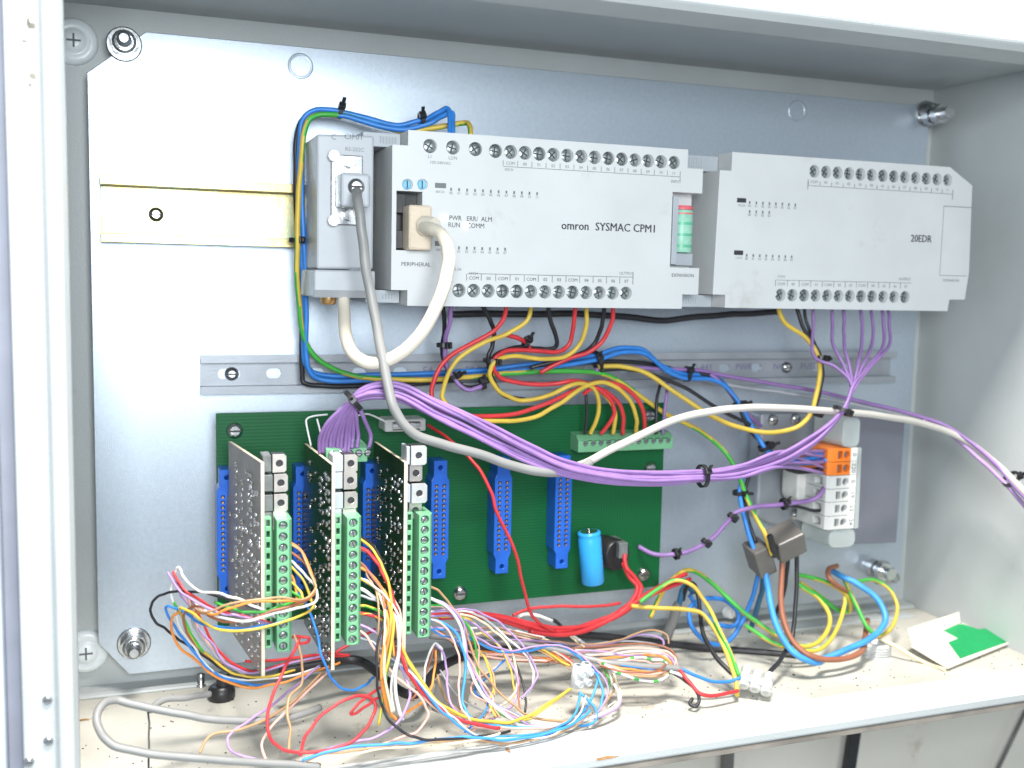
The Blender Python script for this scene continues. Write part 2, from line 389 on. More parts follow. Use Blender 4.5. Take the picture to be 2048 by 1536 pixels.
inst(rs_me, 'rail_screw', (xs + 1.5, -1.1, -58.6), r2)
p = at(1572, 733, -1); inst(rs_me, 'rail_screw', (p.x, -1.1, -58.6), r2)
hw = MB()
for px, t in ((845, 'E4'), (930, 'FROM'), (1400, '441'), (1470, 'PWR'), (1545, 'NO.'), (1600, 'FUSE'), (1660, 'TEST')):
    hw.text(t, X(px, 742, -1), -58.0, -1.25, 6.0, 0, sx=1.05)
hw.build('handwriting', pm('marker_ink', (.16, .15, .26), .5), r2)

# ================================================================= CONTROLLER UNITS
screw_mb = MB().lathe([(0, 3.45), (.5, 3.45), (1.1, 2.8), (1.4, 1.6)], (0, 0, 0), (0, -1, 0), 16)
screw_mb.box(-2.4, 2.4, -1.5, -.9, -.35, .35, 1).box(-.35, .35, -1.5, -.9, -2.4, 2.4, 1)
screw_me = screw_mb.mesh('terminal_screw', [dsteel, dgrey])
def holes(cut, pts):
    for x, z in pts: cut.cyl((x, -80, z), (x, -70.5, z), 3.75, 3.75, 18)
def led_row(mb, x0, x1, n, z):
    for i in range(n):
        x = x0 + (x1 - x0) * i / (n - 1); mb.box(x - .45, x + .45, -75.25, -75.02, z + .6, z + 2.2, 1); mb.text('%02d' % i, x, z - .6, -75.12, 2.0, 1, 'CENTER')

FY = -75.0
u1 = thing('controller_unit', 'white programmable controller with lamps and peripheral plug on the upper rail', 'controller', (220, -45, -16))
out1 = [(136.5, 74.5), (301.3, 74.5), (301.3, 64), (311.5, 64), (311.5, -8.2), (301, -8.2), (301, -16.5), (137, -16.5), (137, -8.3), (128.2, -8.3), (128.2, 66.5), (136.5, 66.5)]
top1 = [(148.3, 67), (160.8, 67), (173.3, 67), (184.6, 66.7)] + [(193.2 + 8.27 * i, 66.7) for i in range(13)]
bot1 = [(165.4 + 8.27 * i, -8.0) for i in range(13)]
cut = MB(); holes(cut, top1 + bot1)
cut.box(292.2, 320, -90, -63, 7.2, 50.2)                        # expansion recess
cut.box(130.6, 144.5, -90, -62, 12.5, 43.2)                       # peripheral port
for px in (815, 845): cut.cyl((X(px, 369, FY), -80, Z(px, 369, FY)), (X(px, 369, FY), -73, Z(px, 369, FY)), 2.9, 2.9, 16)
MB().prism(out1, FY, -16, 'y').build('housing', plc, u1, 0.9, cut=cut)
for x, z in top1 + bot1: inst(screw_me, 'terminal_screw', (x, -71.4, z), u1, (0, random.uniform(0, 1.5), 0))
pr = MB()
pr.text('omron', X(1122, 452, FY), 28.6, -75.12, 6.6, 0, sx=.92); pr.text('omron', X(1122, 452, FY) + .25, 28.6, -75.13, 6.6, 0, sx=.92)
pr.text('SYSMAC CPM1', X(1190, 454, FY), 28.6, -75.12, 6.4, 0, sx=.93); pr.text('SYSMAC CPM1', X(1190, 454, FY) + .22, 28.6, -75.13, 6.4, 0, sx=.93)
led_row(pr, X(902, 383, FY), X(1074, 390, FY), 12, Z(902, 384, FY)); led_row(pr, X(902, 503, FY), X(1010, 505, FY), 8, Z(950, 502, FY))
pr.box(X(870, 370, FY), X(892, 370, FY), -75.2, -75.02, Z(880, 376, FY), Z(880, 366, FY), 1); pr.text('00CH', X(871, 380, FY), Z(880, 384, FY), -75.12, 2, 1)
pr.box(X(870, 488, FY), X(892, 488, FY), -75.2, -75.02, Z(880, 492, FY), Z(880, 482, FY), 1); pr.text('10CH', X(871, 500, FY), Z(880, 500, FY), -75.12, 2, 1)
pr.text('PWR  □ ERR/ ▪ ALM'.replace('□', '').replace('▪', ''), X(898, 436, FY), Z(898, 436, FY), -75.12, 3.6, 0, sx=.9)
pr.text('RUN    COMM', X(896, 451, FY), Z(898, 450, FY), -75.12, 3.6, 0, sx=.9)
pr.text('PERIPHERAL', X(802, 529, FY), Z(830, 529, FY), -75.12, 3.0, 0); pr.text('EXPANSION', X(1343, 551, FY), Z(1360, 551, FY), -75.12, 2.7, 0)
pr.text('OUTPUT', X(1267, 548, FY), Z(1250, 547, FY), -75.12, 2.3, 1, 'RIGHT'); pr.text('INPUT', X(1362, 362, FY), Z(1360, 364, FY), -75.12, 2.3, 1, 'RIGHT')
pr.text('10CH', X(937, 547, FY), Z(940, 547, FY), -75.12, 2.2, 1); pr.text('0.3A', X(908, 540, FY), Z(920, 539, FY), -75.12, 2.2, 1)
pr.box(X(935, 553, FY), X(1266, 556, FY), -75.2, -75.02, 1.0, 1.3, 1)
for i, t in enumerate(['COM', '00', 'COM', '01', 'COM', '02', '03', 'COM', '04', '05', '06', '07']):
    x = bot1[i + 1][0]; pr.text(t, x, -1.3, -75.12, 2.5, 0, 'CENTER'); pr.box(x - 4.3, x - 4.0, -75.2, -75.02, -2.6, .9, 1)
pr.box(bot1[12][0] + 4.0, bot1[12][0] + 4.3, -75.2, -75.02, -3, 3.5, 1)
pr.text('L1', 148.3, 61.5, -75.12, 2.4, 1, 'CENTER'); pr.text('L2/N', 160.8, 61.5, -75.12, 2.4, 1, 'CENTER'); pr.text('100-240VAC', 154, 58.6, -75.12, 2.2, 1, 'CENTER')
pr.box(189.0, 296.5, -75.2, -75.02, 58.7, 58.95, 1)
for i, t in enumerate(['COM'] + ['%02d' % k for k in range(12)]):
    x = top1[4 + i][0]; pr.text(t, x, 60.6, -75.12, 2.3, 1, 'CENTER'); pr.box(x - 4.3, x - 4.05, -75.2, -75.02, 59.2, 62, 1)
pr.box(296.5, 296.75, -75.2, -75.02, 56.5, 62, 1); pr.text('00CH', 190, 57.2, -75.12, 2, 1)
pr.build('printing', [ink, inkg], u1)
for px, py, mt in ((888, 436, led_w), (931, 452, led_r)):
    p = at(px, py, FY); MB().lathe([(0, 1.9), (.5, 1.8), (.9, .9)], (p.x, FY + .05, p.z), (0, -1, 0), 14).build('signal_lamp', mt, u1)
for px in (815, 845):
    x, z = X(px, 369, FY), Z(px, 369, FY)
    o = MB().lathe([(0, 2.6), (.8, 2.3), (1.2, 1.4)], (x, -73.2, z), (0, -1, 0), 16).box(x - .3, x + .3, -74.6, -74.2, z - 1.9, z + 1.9, 1).build('adjuster', [bluelens, dgrey], u1)
# expansion socket with ribbon plug
MB().box(293.5, 297, -74, -63.2, 9, 48).build('socket_wall', plcg, u1, .3)
rb = MB()
rb.lathe([(0, 6.4), (.6, 6.7), (24, 6.7), (24.4, 6.4)], (303.2, -66.5, 16.2), (0, 0, 1), 22, 1)
rb.lathe([(0, 6.5), (2.0, 6.6), (2.3, 6.2)], (303.2, -66.5, 40.8), (0, 0, 1), 22, 0)
rb.lathe([(0, 6.8), (.8, 6.8)], (303.2, -66.5, 38.2), (0, 0, 1), 22, 0)
for k in range(3): rb.lathe([(0, 6.78), (1.6, 6.78)], (303.2, -66.5, 19 + 6.5 * k), (0, 0, 1), 22, 2)
rb.build('ribbon_plug', [tinred, tingreen, pm('ribbon_deep', (.12, .46, .28), .4)], u1)
MB().box(299, 310.5, -69, -63.4, 8.5, 15.8).build('socket_latch', plcg, u1, .6)
pm_ = MB().box(131.2, 144.2, -64, -62.2, 12.8, 43).box(131.4, 137, -70, -64.1, 13.4, 23).box(131.4, 137, -70, -64.1, 32, 42)
pm_.build('peripheral_port', blackp, u1, .3)
for a in ((116, 136.2, 66.8, 74.2), (118, 136.4, -15.5, -8.6), (301.6, 330.2, 64.6, 73.8), (301.4, 329.6, -15.8, -8.5)):
    mb = MB().box(a[0], a[1], -60, -20, a[2], a[3])
    for k in range(6): mb.box(a[0] + 9 + 1.6 * k, a[0] + 9.7 + 1.6 * k, -60.7, -59.9, a[2] + 2, a[3] - 2)
    mb.build('clip', plcg, u1, .4)

u2 = thing('expansion_unit', 'white expansion module next to the controller without a connecting plug', 'controller', (415, -45, -16))
out2 = [(330.5, 75), (490, 75.2), (509, 64.5), (511, 10), (509, -8.5), (496.5, -8.8), (495.4, -16.2), (329.9, -15.6), (329.9, -8), (321.3, -8), (322.7, 64.2), (330.5, 64.2)]
top2 = [(388.0 + 8.42 * i, 67.0) for i in range(13)]; bot2 = [(368.2 + 8.42 * i, -7.6) for i in range(12)]
cut = MB(); holes(cut, top2 + bot2)
MB().prism(out2, FY, -16, 'y').build('housing', plc, u2, .9, cut=cut)
for x, z in top2 + bot2: inst(screw_me, 'terminal_screw', (x, -71.4, z), u2, (0, random.uniform(0, 1.5), 0))
pr = MB()
pr.text('20EDR', X(1821, 478, FY), 29.2, -75.12, 6.4, 0, sx=.9); pr.text('20EDR', X(1821, 478, FY) + .22, 29.2, -75.13, 6.4, 0, sx=.9)
pr.box(X(1474, 401, FY), X(1492, 401, FY), -75.2, -75.02, Z(1480, 405, FY), Z(1480, 396, FY), 0); pr.text('01CH', X(1476, 412, FY), Z(1480, 411, FY), -75.12, 2, 1)
led_row(pr, X(1499, 411, FY), X(1590, 416, FY), 8, Z(1540, 412, FY)); led_row(pr, X(1499, 428, FY), X(1538, 430, FY), 4, Z(1520, 429, FY))
pr.box(X(1468, 506, FY), X(1486, 506, FY), -75.2, -75.02, Z(1480, 510, FY), Z(1480, 501, FY), 0); pr.text('11CH', X(1470, 516, FY), Z(1480, 516, FY), -75.12, 2, 1)
led_row(pr, X(1493, 518, FY), X(1583, 518, FY), 8, Z(1540, 517, FY))
pr.box(383.5, 493.5, -75.2, -75.02, 58.2, 58.45, 1); pr.box(383.5, 383.8, -75.2, -75.02, 56, 62, 1); pr.box(493.3, 493.6, -75.2, -75.02, 55, 61, 1)
for i, t in enumerate(['COM'] + ['%02d' % k for k in range(12)]):
    pr.text(t, top2[i][0], 60.6, -75.12, 2.3, 1, 'CENTER'); pr.box(top2[i][0] - 4.3, top2[i][0] - 4.05, -75.2, -75.02, 58.7, 61, 1)
pr.box(364, 465.2, -75.2, -75.02, 1.2, 1.45, 1); pr.text('OUTPUT', 464.5, 3.6, -75.12, 2.4, 1, 'RIGHT'); pr.text('11CH', 365, 3.4, -75.12, 2.2, 1)
for i, t in enumerate(['COM', '00', 'COM', '01', 'COM', '02', '03', 'COM', '04', '05', '06', '07']):
    pr.text(t, bot2[i][0], -1.0, -75.12, 2.4, 1, 'CENTER'); pr.box(bot2[i][0] - 4.3, bot2[i][0] - 4.05, -75.2, -75.02, -2.3, 1.1, 1)
pr.text('EXPANSION', 490, Z(1900, 561, FY), -75.12, 2.4, 1)
pr.box(487, 509.2, -75.15, -75.02, 50.3, 50.7, 1); pr.box(487, 509, -75.15, -75.02, 6.5, 6.8, 1); pr.box(487, 487.2, -75.15, -75.02, 6.8, 50.3, 1)
pr.build('printing', [ink, inkg], u2)

# ---------------------------------------------------------------- adapter with serial connector
ad = thing('serial_adapter', 'grey communication adapter box left of the controller', 'adapter', (106, -40, -13))
MB().prism([(91.5, 71), (121.5, 72), (121.5, 2.2), (91.5, 1.8)], -62, -16, 'y').build('housing', adapt, ad, 1.2)
MB().prism([(-66, 1.4), (-60, 1.6), (-18, 1.6), (-18, -13), (-62, -13), (-66, -9)], 89.5, 121.8, 'x').build('lower_cover', adapt, ad, 1.0)
MB().lathe([(0, 4.2), (3, 4.2), (4, 3.2)], (X(657, 603, -50), -50, -13), (0, 0, -1), 16).build('cable_clamp', gold, ad)
MB().box(98.5, 115, -64.5, -62, 25, 61).build('connector_flange', nutsteel, ad, .5)
for z in (30, 57): MB().cyl((107, -64.5, z), (107, -69.5, z), 3.0, 2.8, 6).build('jack_screw', steel, ad)
for z in (27, 60): MB().lathe([(0, 3), (3, 2.8)], (99.5, -64.5, z), (0, -1, 0), 10).build('jack_screw', steel, ad)
hood = MB().box(X(682, 380, -80), X(741, 380, -80), -80, -64.6, Z(710, 414, -80), Z(710, 346, -80)).build('hood', adapt, ad, 1.5)
p = at(712, 374, -80); MB().lathe([(0, 4.4), (1.2, 4.2), (2.2, 2.6)], (p.x, -80, p.z), (0, -1, 0), 16).box(p.x - 3.2, p.x + 3.2, -82.4, -81.2, p.z - .5, p.z + .5, 1).build('hood_screw', [steel, dgrey], ad)
tx = MB().text('C', X(662, 274, -62), Z(662, 274, -62), -62.15, 4.0, 0); tx.text('CIF01', X(688, 273, -62), Z(690, 273, -62), -62.15, 4.2, 0)
tx.text('RS-232C', X(690, 300, -62), Z(690, 298, -62), -62.15, 2.8, 0); tx.build('printing', inkg, ad)
# peripheral plug
pp = thing('peripheral_plug', 'beige plug pushed into the peripheral port of the controller', 'plug', at(840, 455, -80))
MB().box(X(818, 455, -84), X(864, 455, -84), -84, -69.5, Z(840, 500, -84), Z(840, 410, -84)).build('plug_body', plug, pp, 1.2)
mb = MB()
for k in range(7): mb.box(X(819, 455, -84) + .6, X(819, 455, -84) + 3, -84.5, -83.8, Z(840, 495, -84) + 3.2 * k, Z(840, 495, -84) + 3.2 * k + 1.6)
mb.build('grip', plug, pp)
MB().lathe([(0, 5.4), (5, 4.8), (8, 4.2)], (at(848, 452, -84).x, -83.9, at(848, 452, -84).z), (.6, -1, 0), 16).build('strain_relief', beige, pp)

# ================================================================= BACKPLANE
bpn = thing('backplane_board', 'large green circuit board with six blue edge connectors', 'circuit board', (181, -22, -199))
BX0, BX1, BZ0, BZ1 = 43.0, 320.0, -198.5, -78.0
MB().box(BX0, BX1, -25, -23.4, BZ0, BZ1).build('board', pcb, bpn, .15)
sp_ = MB().lathe([(0, 4.6), (1.4, 4.4), (2.8, 2.6)], (0, -25, 0), (0, -1, 0), 20).box(-3.2, 3.2, -28.1, -27.3, -.45, .45, 1).cyl((0, -23.4, 0), (0, 0, 0), 3.5, 3.5, 10)
spm = sp_.mesh('standoff_screw', [steel, dgrey])
for px, py in ((470, 862), (922, 1188), (1290, 1150), (1301, 832), (1303, 938)):
    p = at(px, py, -27); inst(spm, 'standoff_screw', (p.x, 0, p.z), bpn)
for cx in (47.5, 88.2, 127.2, 167.3, 206.3, 245.2):
    zt, zb = -107.0, -177.0
    poly = [(cx - 4, zt), (cx + 4, zt), (cx + 4, zt - 9), (cx + 5.4, zt - 12), (cx + 5.4, zb + 12), (cx + 4, zb + 9), (cx + 4, zb), (cx - 4, zb), (cx - 4, zb + 9), (cx - 5.4, zb + 12), (cx - 5.4, zt - 12), (cx - 4, zt - 9)]
    cut = MB()
    for z in (zt - 4.2, zb + 4.2): cut.cyl((cx, -50, z), (cx, -29, z), 1.5, 1.5, 12)
    for k in range(15):
        z = zt - 14.8 - 2.88 * k
        for s in (-1, 1): cut.box(cx + s * 2.3 - .95, cx + s * 2.3 + .95, -50, -36.4, z - .8, z + .8)
    ec = MB().prism(poly, -38.5, -25.1, 'y').build('edge_connector', bluec, bpn, .3, cut=cut)
    g = MB()
    for k in range(15):
        z = zt - 14.8 - 2.88 * k
        for s in (-1, 1): g.box(cx + s * 2.3 - .5, cx + s * 2.3 + .5, -38.75, -36.2, z - .75, z + .3)
    g.build('contacts', gold, ec)
p0 = at(1178, 1063, -45); p1 = at(1186, 1166, -45)
d = (p1 - p0); L = d.length
cp = MB().lathe([(0, 5.6), (.2, 6.9), (1.5, 7.1), (2.6, 6.7), (3.6, 7.1), (L - 1, 7.1), (L, 6.4)], p0, d, 24).build('capacitor', capb, bpn)
MB().lathe([(-.15, 5.4), (.1, 5.4)], p0, d, 20).cyl(p0, p0 - d.normalized() * 2, .5).build('capacitor_end', steel, cp)
mb = MB()
for k in range(5): mb.text('|||', p0.x + 6.0, p0.z - 8 - 4 * k, -49.5 - 0.6, 3.0, 0, 'CENTER')
mb.build('capacitor_print', ink, cp)
p = at(1226, 1112, -40); MB().lathe([(0, 10), (14, 10), (15, 9)], (p.x, -25.1, p.z), (.25, -1, 0), 24).build('choke', blackp, bpn)
p = at(1243, 1098, -40); MB().box(p.x - 3.5, p.x + 2.5, -44, -25.1, p.z - 5, p.z + 5).build('relay', epoxy, bpn, .5)
x0, x1 = X(1157, 885, -38), X(1346, 885, -38); zt, zb = Z(1250, 869, -38), Z(1250, 898, -38)
cut = MB(); npos = 12; pit = (x1 - x0 - 3) / npos
for k in range(npos): cut.cyl((x0 + 3 + pit * (k + .5) - .6, -45, zb + 4.2), (x0 + 3 + pit * (k + .5) - .6, -36, zb + 4.2), 1.75, 1.75, 12)
tb = MB().prism([(-25.1, zb - 1), (-38, zb - 1), (-38, zb + 6), (-34, zt), (-25.1, zt + 1)], x0, x1, 'x').build('terminal_block', tgreen, bpn, .3, cut=cut)
ts_me = MB().lathe([(0, 1.6), (.5, 1.3)], (0, 0, 0), (0, -1, 0), 10).box(-1.3, 1.3, -.65, -.3, -.2, .2, 1).mesh('block_screw', [steel, dgrey])
for k in range(npos): inst(ts_me, 'block_screw', (x0 + 3 + pit * (k + .5) - .6, -36.6, zb + 4.2), tb)
a = at(770, 840, -42); c = at(852, 862, -42)
MB().box(a.x, c.x, -42, -25.1, c.z, a.z).build('fuse_holder', clear, bpn, 1.0)
MB().cyl((a.x + 4, -43, (a.z + c.z) / 2), (c.x - 4, -43, (a.z + c.z) / 2), 2.4).build('fuse', steel, bpn)
for pts in ([(622, 892, -60), (613, 850), (614, 838), (628, 832), (655, 829, -50)], [(646, 895, -64), (642, 870), (634, 838, -55)], [(707, 890, -62), (706, 868, -60)], [(712, 832, -45), (735, 828), (760, 838), (775, 846, -43)]):
    MB().tube(spline(path3(pts)), .55, 6).build('jumper_wire', WC['silver'], bpn)

# ================================================================= PLUG-IN CARDS
wsc = MB().lathe([(0, 2.0), (.5, 1.9), (.8, 1.2)], (0, 0, 0), (0, -1, 0), 12).box(-1.6, 1.6, -.95, -.5, -.25, .25, 1).mesh('block_screw', [steel, dgrey])
CB, CF = -36.5, -118.0
cards = [dict(xb=47.5, ft=(525, 925), zb=-193.2, blk=(1041, 1305), sx=556, tabs=[(559, 927, 0), (562, 966, 0), (562, 1006, 0), (560, 1041, 0)], mat=cardg, lab='plug-in card with painted grey brown sheen at the left end of the board'),
         dict(xb=88.2, ft=(667, 930), zb=-194.0, blk=(1036, 1291), sx=697, tabs=[(702, 927, 0), (701, 961, 0), (702, 1001, 0), (699, 1034, 0)], mat=cardm, lab='middle plug-in card with purple wires on its upper green block'),
         dict(xb=127.2, ft=(812, 925), zb=-193.0, blk=(1030, 1276), sx=838, tabs=[(838, 911, 1), (832, 946, 0), (839, 987, 1), (831, 1021, 0)], mat=cardm, lab='plug-in card with bright white transistor tabs beside the empty connectors')]
for ci, c in enumerate(cards):
    f = at(*c['ft'], CF); xb, xf, zt, zb = c['xb'], f.x, f.z, c['zb']
    cd_ = thing('plug_in_card', c['lab'], 'circuit card', (xf, (CB + CF) / 2, zb), 'cards plugged into the backplane')
    dv = Vector((xf - xb, CF - CB, 0)); Ld = dv.length; dv.normalize(); nv = Vector((dv.y, -dv.x, 0)) * 1.0   # nv: towards -x
    if nv.x > 0: nv = -nv
    def cp3(u, n, z): return Vector((xb, CB, z)) + dv * u + nv * n
    def slab(mb, u0, u1, n0, n1, z0, z1, mi=0):
        vs = [cp3(u, n, z) for u in (u0, u1) for n in (n0, n1) for z in (z0, z1)]
        mb._add(vs, [(0, 1, 3, 2), (4, 6, 7, 5), (0, 4, 5, 1), (2, 3, 7, 6), (0, 2, 6, 4), (1, 5, 7, 3)], mi)
    mb = MB()
    vs = [cp3(4, n, z) for n in (-.8, .8) for z in (zb, zt - 3)] ; mb = MB()
    prof_u = [(3.5, -122 if ci else -122), (3.5, -172), (9, -174), (9, zb), (Ld, zb), (Ld, zt), (9, zt - 1), (9, -118), ]
    n_ = len(prof_u)
    vs = [cp3(u, -.8, z) for u, z in prof_u] + [cp3(u, .8, z) for u, z in prof_u]
    mb._add(vs, [tuple(range(n_))], 0); mb._add(vs, [tuple(range(2 * n_ - 1, n_ - 1, -1))], 0)
    mb._add(vs, [(i, i + n_, (i + 1) % n_ + n_, (i + 1) % n_) for i in range(n_)], 1)
    mb.build('card_board', [c['mat'], cardedge], cd_)
    rnd = random.Random(ci + 3); sb = MB()
    spots = []
    for cu in (Ld - 5, Ld - 11, Ld - 19, Ld - 27, Ld - 40, Ld - 54):
        z = zb + 4
        while z < zt - 7:
            if rnd.random() < (.9 if z < zb + 55 else .55): spots.append((cu + rnd.uniform(-.3, .3) + (0 if z < zb + 55 else rnd.uniform(-1.6, 1.6)), z + rnd.uniform(-.3, .3)))
            z += 5.08 if z < zb + 55 else 3.4
    for k in range(32): spots.append((rnd.uniform(12, Ld - 3), rnd.uniform(zb + 35, zt - 7)))
    for u, z in spots:
        q = cp3(u, .8, z); r = rnd.uniform(.9, 1.45)
        sb.lathe([(0, r), (.45 * r, .88 * r), (.8 * r, .55 * r), (r, .12)], q, nv + Vector((0, rnd.uniform(-.2, .2), rnd.uniform(-.2, .2))), 8)
    sb.build('solder_joints', solder, cd_, kind='stuff')
    # front terminal block with twelve ways
    bx0 = xf + 1.2; z1 = Z(c['sx'], c['blk'][0], -122); z0 = Z(c['sx'], c['blk'][1], -122)
    poly = [(bx0, -104), (bx0, -115.5), (bx0 + 3.2, -115.5), (bx0 + 3.2, -107), (bx0 + 4.8, -107), (bx0 + 4.8, -122), (bx0 + 10.6, -122), (bx0 + 12.2, -119), (bx0 + 12.2, -104)]
    n12 = 12; pt = (z1 - z0) / n12; cut = MB()
    for k in range(n12):
        zc = z0 + pt * (k + .5); cut.cyl((bx0 + 7.8, -130, zc), (bx0 + 7.8, -120.2, zc), 2.1, 2.1, 14)
        cut.box(bx0 + .8, bx0 + 2.4, -130, -106, zc - 1.5, zc + 1.5); cut.box(bx0 + 9.5, bx0 + 20, -116, -109, zc - 1.6, zc + 1.6)
    blk = MB().prism(poly, z0, z1, 'z').build('terminal_block', tgreen, cd_, .25, cut=cut)
    for k in range(n12): inst(wsc, 'block_screw', (bx0 + 7.8, -120.7, z0 + pt * (k + .5)), blk, (0, rnd.uniform(0, 3.1), 0))
    # power transistors: dark body against the card, metal tab with a hole facing the front
    for k, (tx_, ty_, bright) in enumerate(c['tabs']):
        y = -116 if bright else -111
        p = at(tx_, ty_, y); hw_, hh = (4.0, 4.9) if bright else (3.3, 4.4)
        cut = MB().cyl((p.x, y - 5, p.z), (p.x, y + 5, p.z), 1.75, 1.75, 14)
        poly = [(p.x - hw_, p.z - hh), (p.x + hw_ - 1, p.z - hh), (p.x + hw_, p.z - hh + 1), (p.x + hw_, p.z + hh - 1), (p.x + hw_ - 1, p.z + hh), (p.x - hw_, p.z + hh)]
        tr = MB().box(xf + 1.0, p.x - hw_ - .4, y + .6, y + 12, p.z - hh + .3, p.z + hh - .3).build('transistor', plcg if ci else epoxy, cd_, .4)
        MB().prism(poly, y, y + 1.5, 'y').build('tab', tabw if bright else tabm, tr, .15, cut=cut)
        MB().box(p.x - hw_ + .3, p.x + hw_ - .3, y + 1.6, y + 10, p.z - hh + .5, p.z + hh - .5).build('mould', dgrey, tr)  # shade of the tab hole put into the mould's near-black colour
    if ci == 1:
        xa, xe = X(652, 905, -88), X(735, 905, -88); zu, zl = Z(700, 893, -88), Z(700, 917, -88)
        t2 = MB().prism([(-76, zl - 2), (-88, zl - 2), (-88, zu - 1), (-85, zu + .5), (-72, zu + 1), (-72, zl - 2)], xa, xe, 'x').build('terminal_block', tgreen, cd_, .3)
        for k in range(5): inst(wsc, 'block_screw', (xa + 3 + 4.6 * k, -88.1, (zu + zl) / 2 - .5), t2)

# ================================================================= TERMINAL STRIP, RIGHT
tsr = thing('terminal_strip', 'short strip of orange and white spring terminals on a translucent holder', 'terminal block', at(1690, 1090, -30))
FT = -62.0
xl, xr = 419.8, 436.5
MB().prism([(452, -88), (506, -93), (505, -181), (455, -179)], -30, -.2, 'y').build('bracket', boxg, tsr, .6)  # solid dark grey panel beside the terminals
zed = [Z(1680, 897, FT), Z(1680, 924, FT), Z(1680, 951, FT), Z(1680, 978, FT), Z(1680, 1004, FT), Z(1680, 1032, FT), Z(1680, 1059, FT)]
for k in range(6):
    zt, zb = zed[k] - .15, zed[k + 1] + .15; zc = (zt + zb) / 2
    cut = MB().box(xl + 6.6, xl + 10.2, -70, -50, zc - 2.6, zc + 2.6).cyl((xl + 13.6, -70, zc), (xl + 13.6, -50, zc), 2.5, 2.5, 14)
    cut.box(xl - 5, xl + 4, -56, -48, zc - 2.4, zc + 2.4)
    MB().prism([(xl, FT + 2), (xl + 2, FT), (xr, FT), (xr, -30.3), (xl, -30.3)], zb, zt, 'z').build('terminal', orange if k < 2 else wterm, tsr, .3, cut=cut)
    MB().box(xl + 6.7, xl + 10.1, -58.6, -58, zc - 2.5, zc + 2.5).cyl((xl + 13.6, -58.6, zc), (xl + 13.6, -58, zc), 2.4, 2.4, 12).build('opening_shade', inkg, tsr)  # dark plates set in the openings to stand for their shade
    q = MB().prism([(xr + .1, FT + .2), (xr + 5.2, FT + .2), (xr + 5.2, -50), (xr + .1, -50)], zb, zt, 'z').build('marker', wlabel, tsr, .2)
    MB().text(['0', '220', '0', '19', '23', '24'][k], xr + 2.7, zc, FT + .05, 4.4, 0, 'CENTER', rot=-math.pi / 2).build('number', ink, q)
def rounded(x0, x1, z0, z1, r):
    o = []
    for cx, cz, a0 in ((x1 - r, z1 - r, 0), (x0 + r, z1 - r, 90), (x0 + r, z0 + r, 180), (x1 - r, z0 + r, 270)):
        o += [(cx + r * math.cos(math.radians(a0 + t)), cz + r * math.sin(math.radians(a0 + t))) for t in (0, 22, 45, 67, 90)]
    return o
MB().prism(rounded(430, 443.5, zed[0] + .3, Z(1700, 836, FT), 4), FT + 1, -30.2, 'y').build('end_stop', ghost, tsr, .8)
MB().prism(rounded(424, 444.5, Z(1690, 1096, FT), zed[6] - .3, 4.5), FT + 1, -30.2, 'y').build('end_stop', ghost, tsr, .8)
MB().prism([(442.2, zed[6]), (445.2, zed[6]), (444.2, zed[0]), (441.8, zed[0])], FT - .6, -30.2, 'y').build('spine', ghost, tsr, .4)
p = at(1605, 970, -34)
MB().prism(rounded(p.x - 7, p.x + 12, p.z - 12, p.z + 12, 6), -38, -20, 'y').build('cable_guide', wterm, tsr, 1.5)
p0, p1 = at(1522, 828, -14), at(1668, 1078, -14)
cvr = [(p0.x, p0.z), (p1.x + 10, p0.z), (p1.x + 10, p1.z), (p1.x - 12, p1.z), (p0.x + 12, p1.z + 14), (p0.x, p1.z + 20)]
MB().prism(cvr, -14, -.2, 'y').build('base', zincd, tsr, 2.0)
for px, py in ((1545, 840), (1590, 838), (1590, 1030), (1612, 1045)):
    p = at(px, py, -14); MB().lathe([(0, 4), (1.8, 3.6), (2.6, 1.6)], (p.x, -13.9, p.z), (0, -1, 0), 14).box(p.x - 2.8, p.x + 2.8, -16.7, -16, p.z - .35, p.z + .35, 1).build('base_screw', [steel, dgrey], tsr)

# ---------------------------------------------------------------- clip-on clamps on the mains wires
fc = thing('ferrite_clamp', 'pair of brown grey clip-on ferrite clamps hanging on the mains wires', 'ferrite clamp', at(1545, 1120, -70))
def rbox(name, px, py, y, w_, h_, d_, roll, pitch, yaw, mt, par, bev):
    M = Matrix.Translation(at(px, py, y)) @ Matrix.Rotation(math.radians(yaw), 4, 'Z') @ Matrix.Rotation(math.radians(roll), 4, 'Y') @ Matrix.Rotation(math.radians(pitch), 4, 'X')
    return MB().box(-w_ / 2, w_ / 2, -d_ / 2, d_ / 2, -h_ / 2, h_ / 2, 0, M).build(name, mt, par, bev)
rbox('clamp_half', 1572, 1082, -66, 19, 17, 17, -24, 25, -10, ferr, fc, 1.2)
rbox('clamp_half', 1519, 1115, -58, 12, 20, 17, -24, 12, -8, ferr, fc, 1.2)
rbox('latch', 1545, 1092, -74, 3.5, 17, 3, -24, 15, -8, blackp, fc, .6)

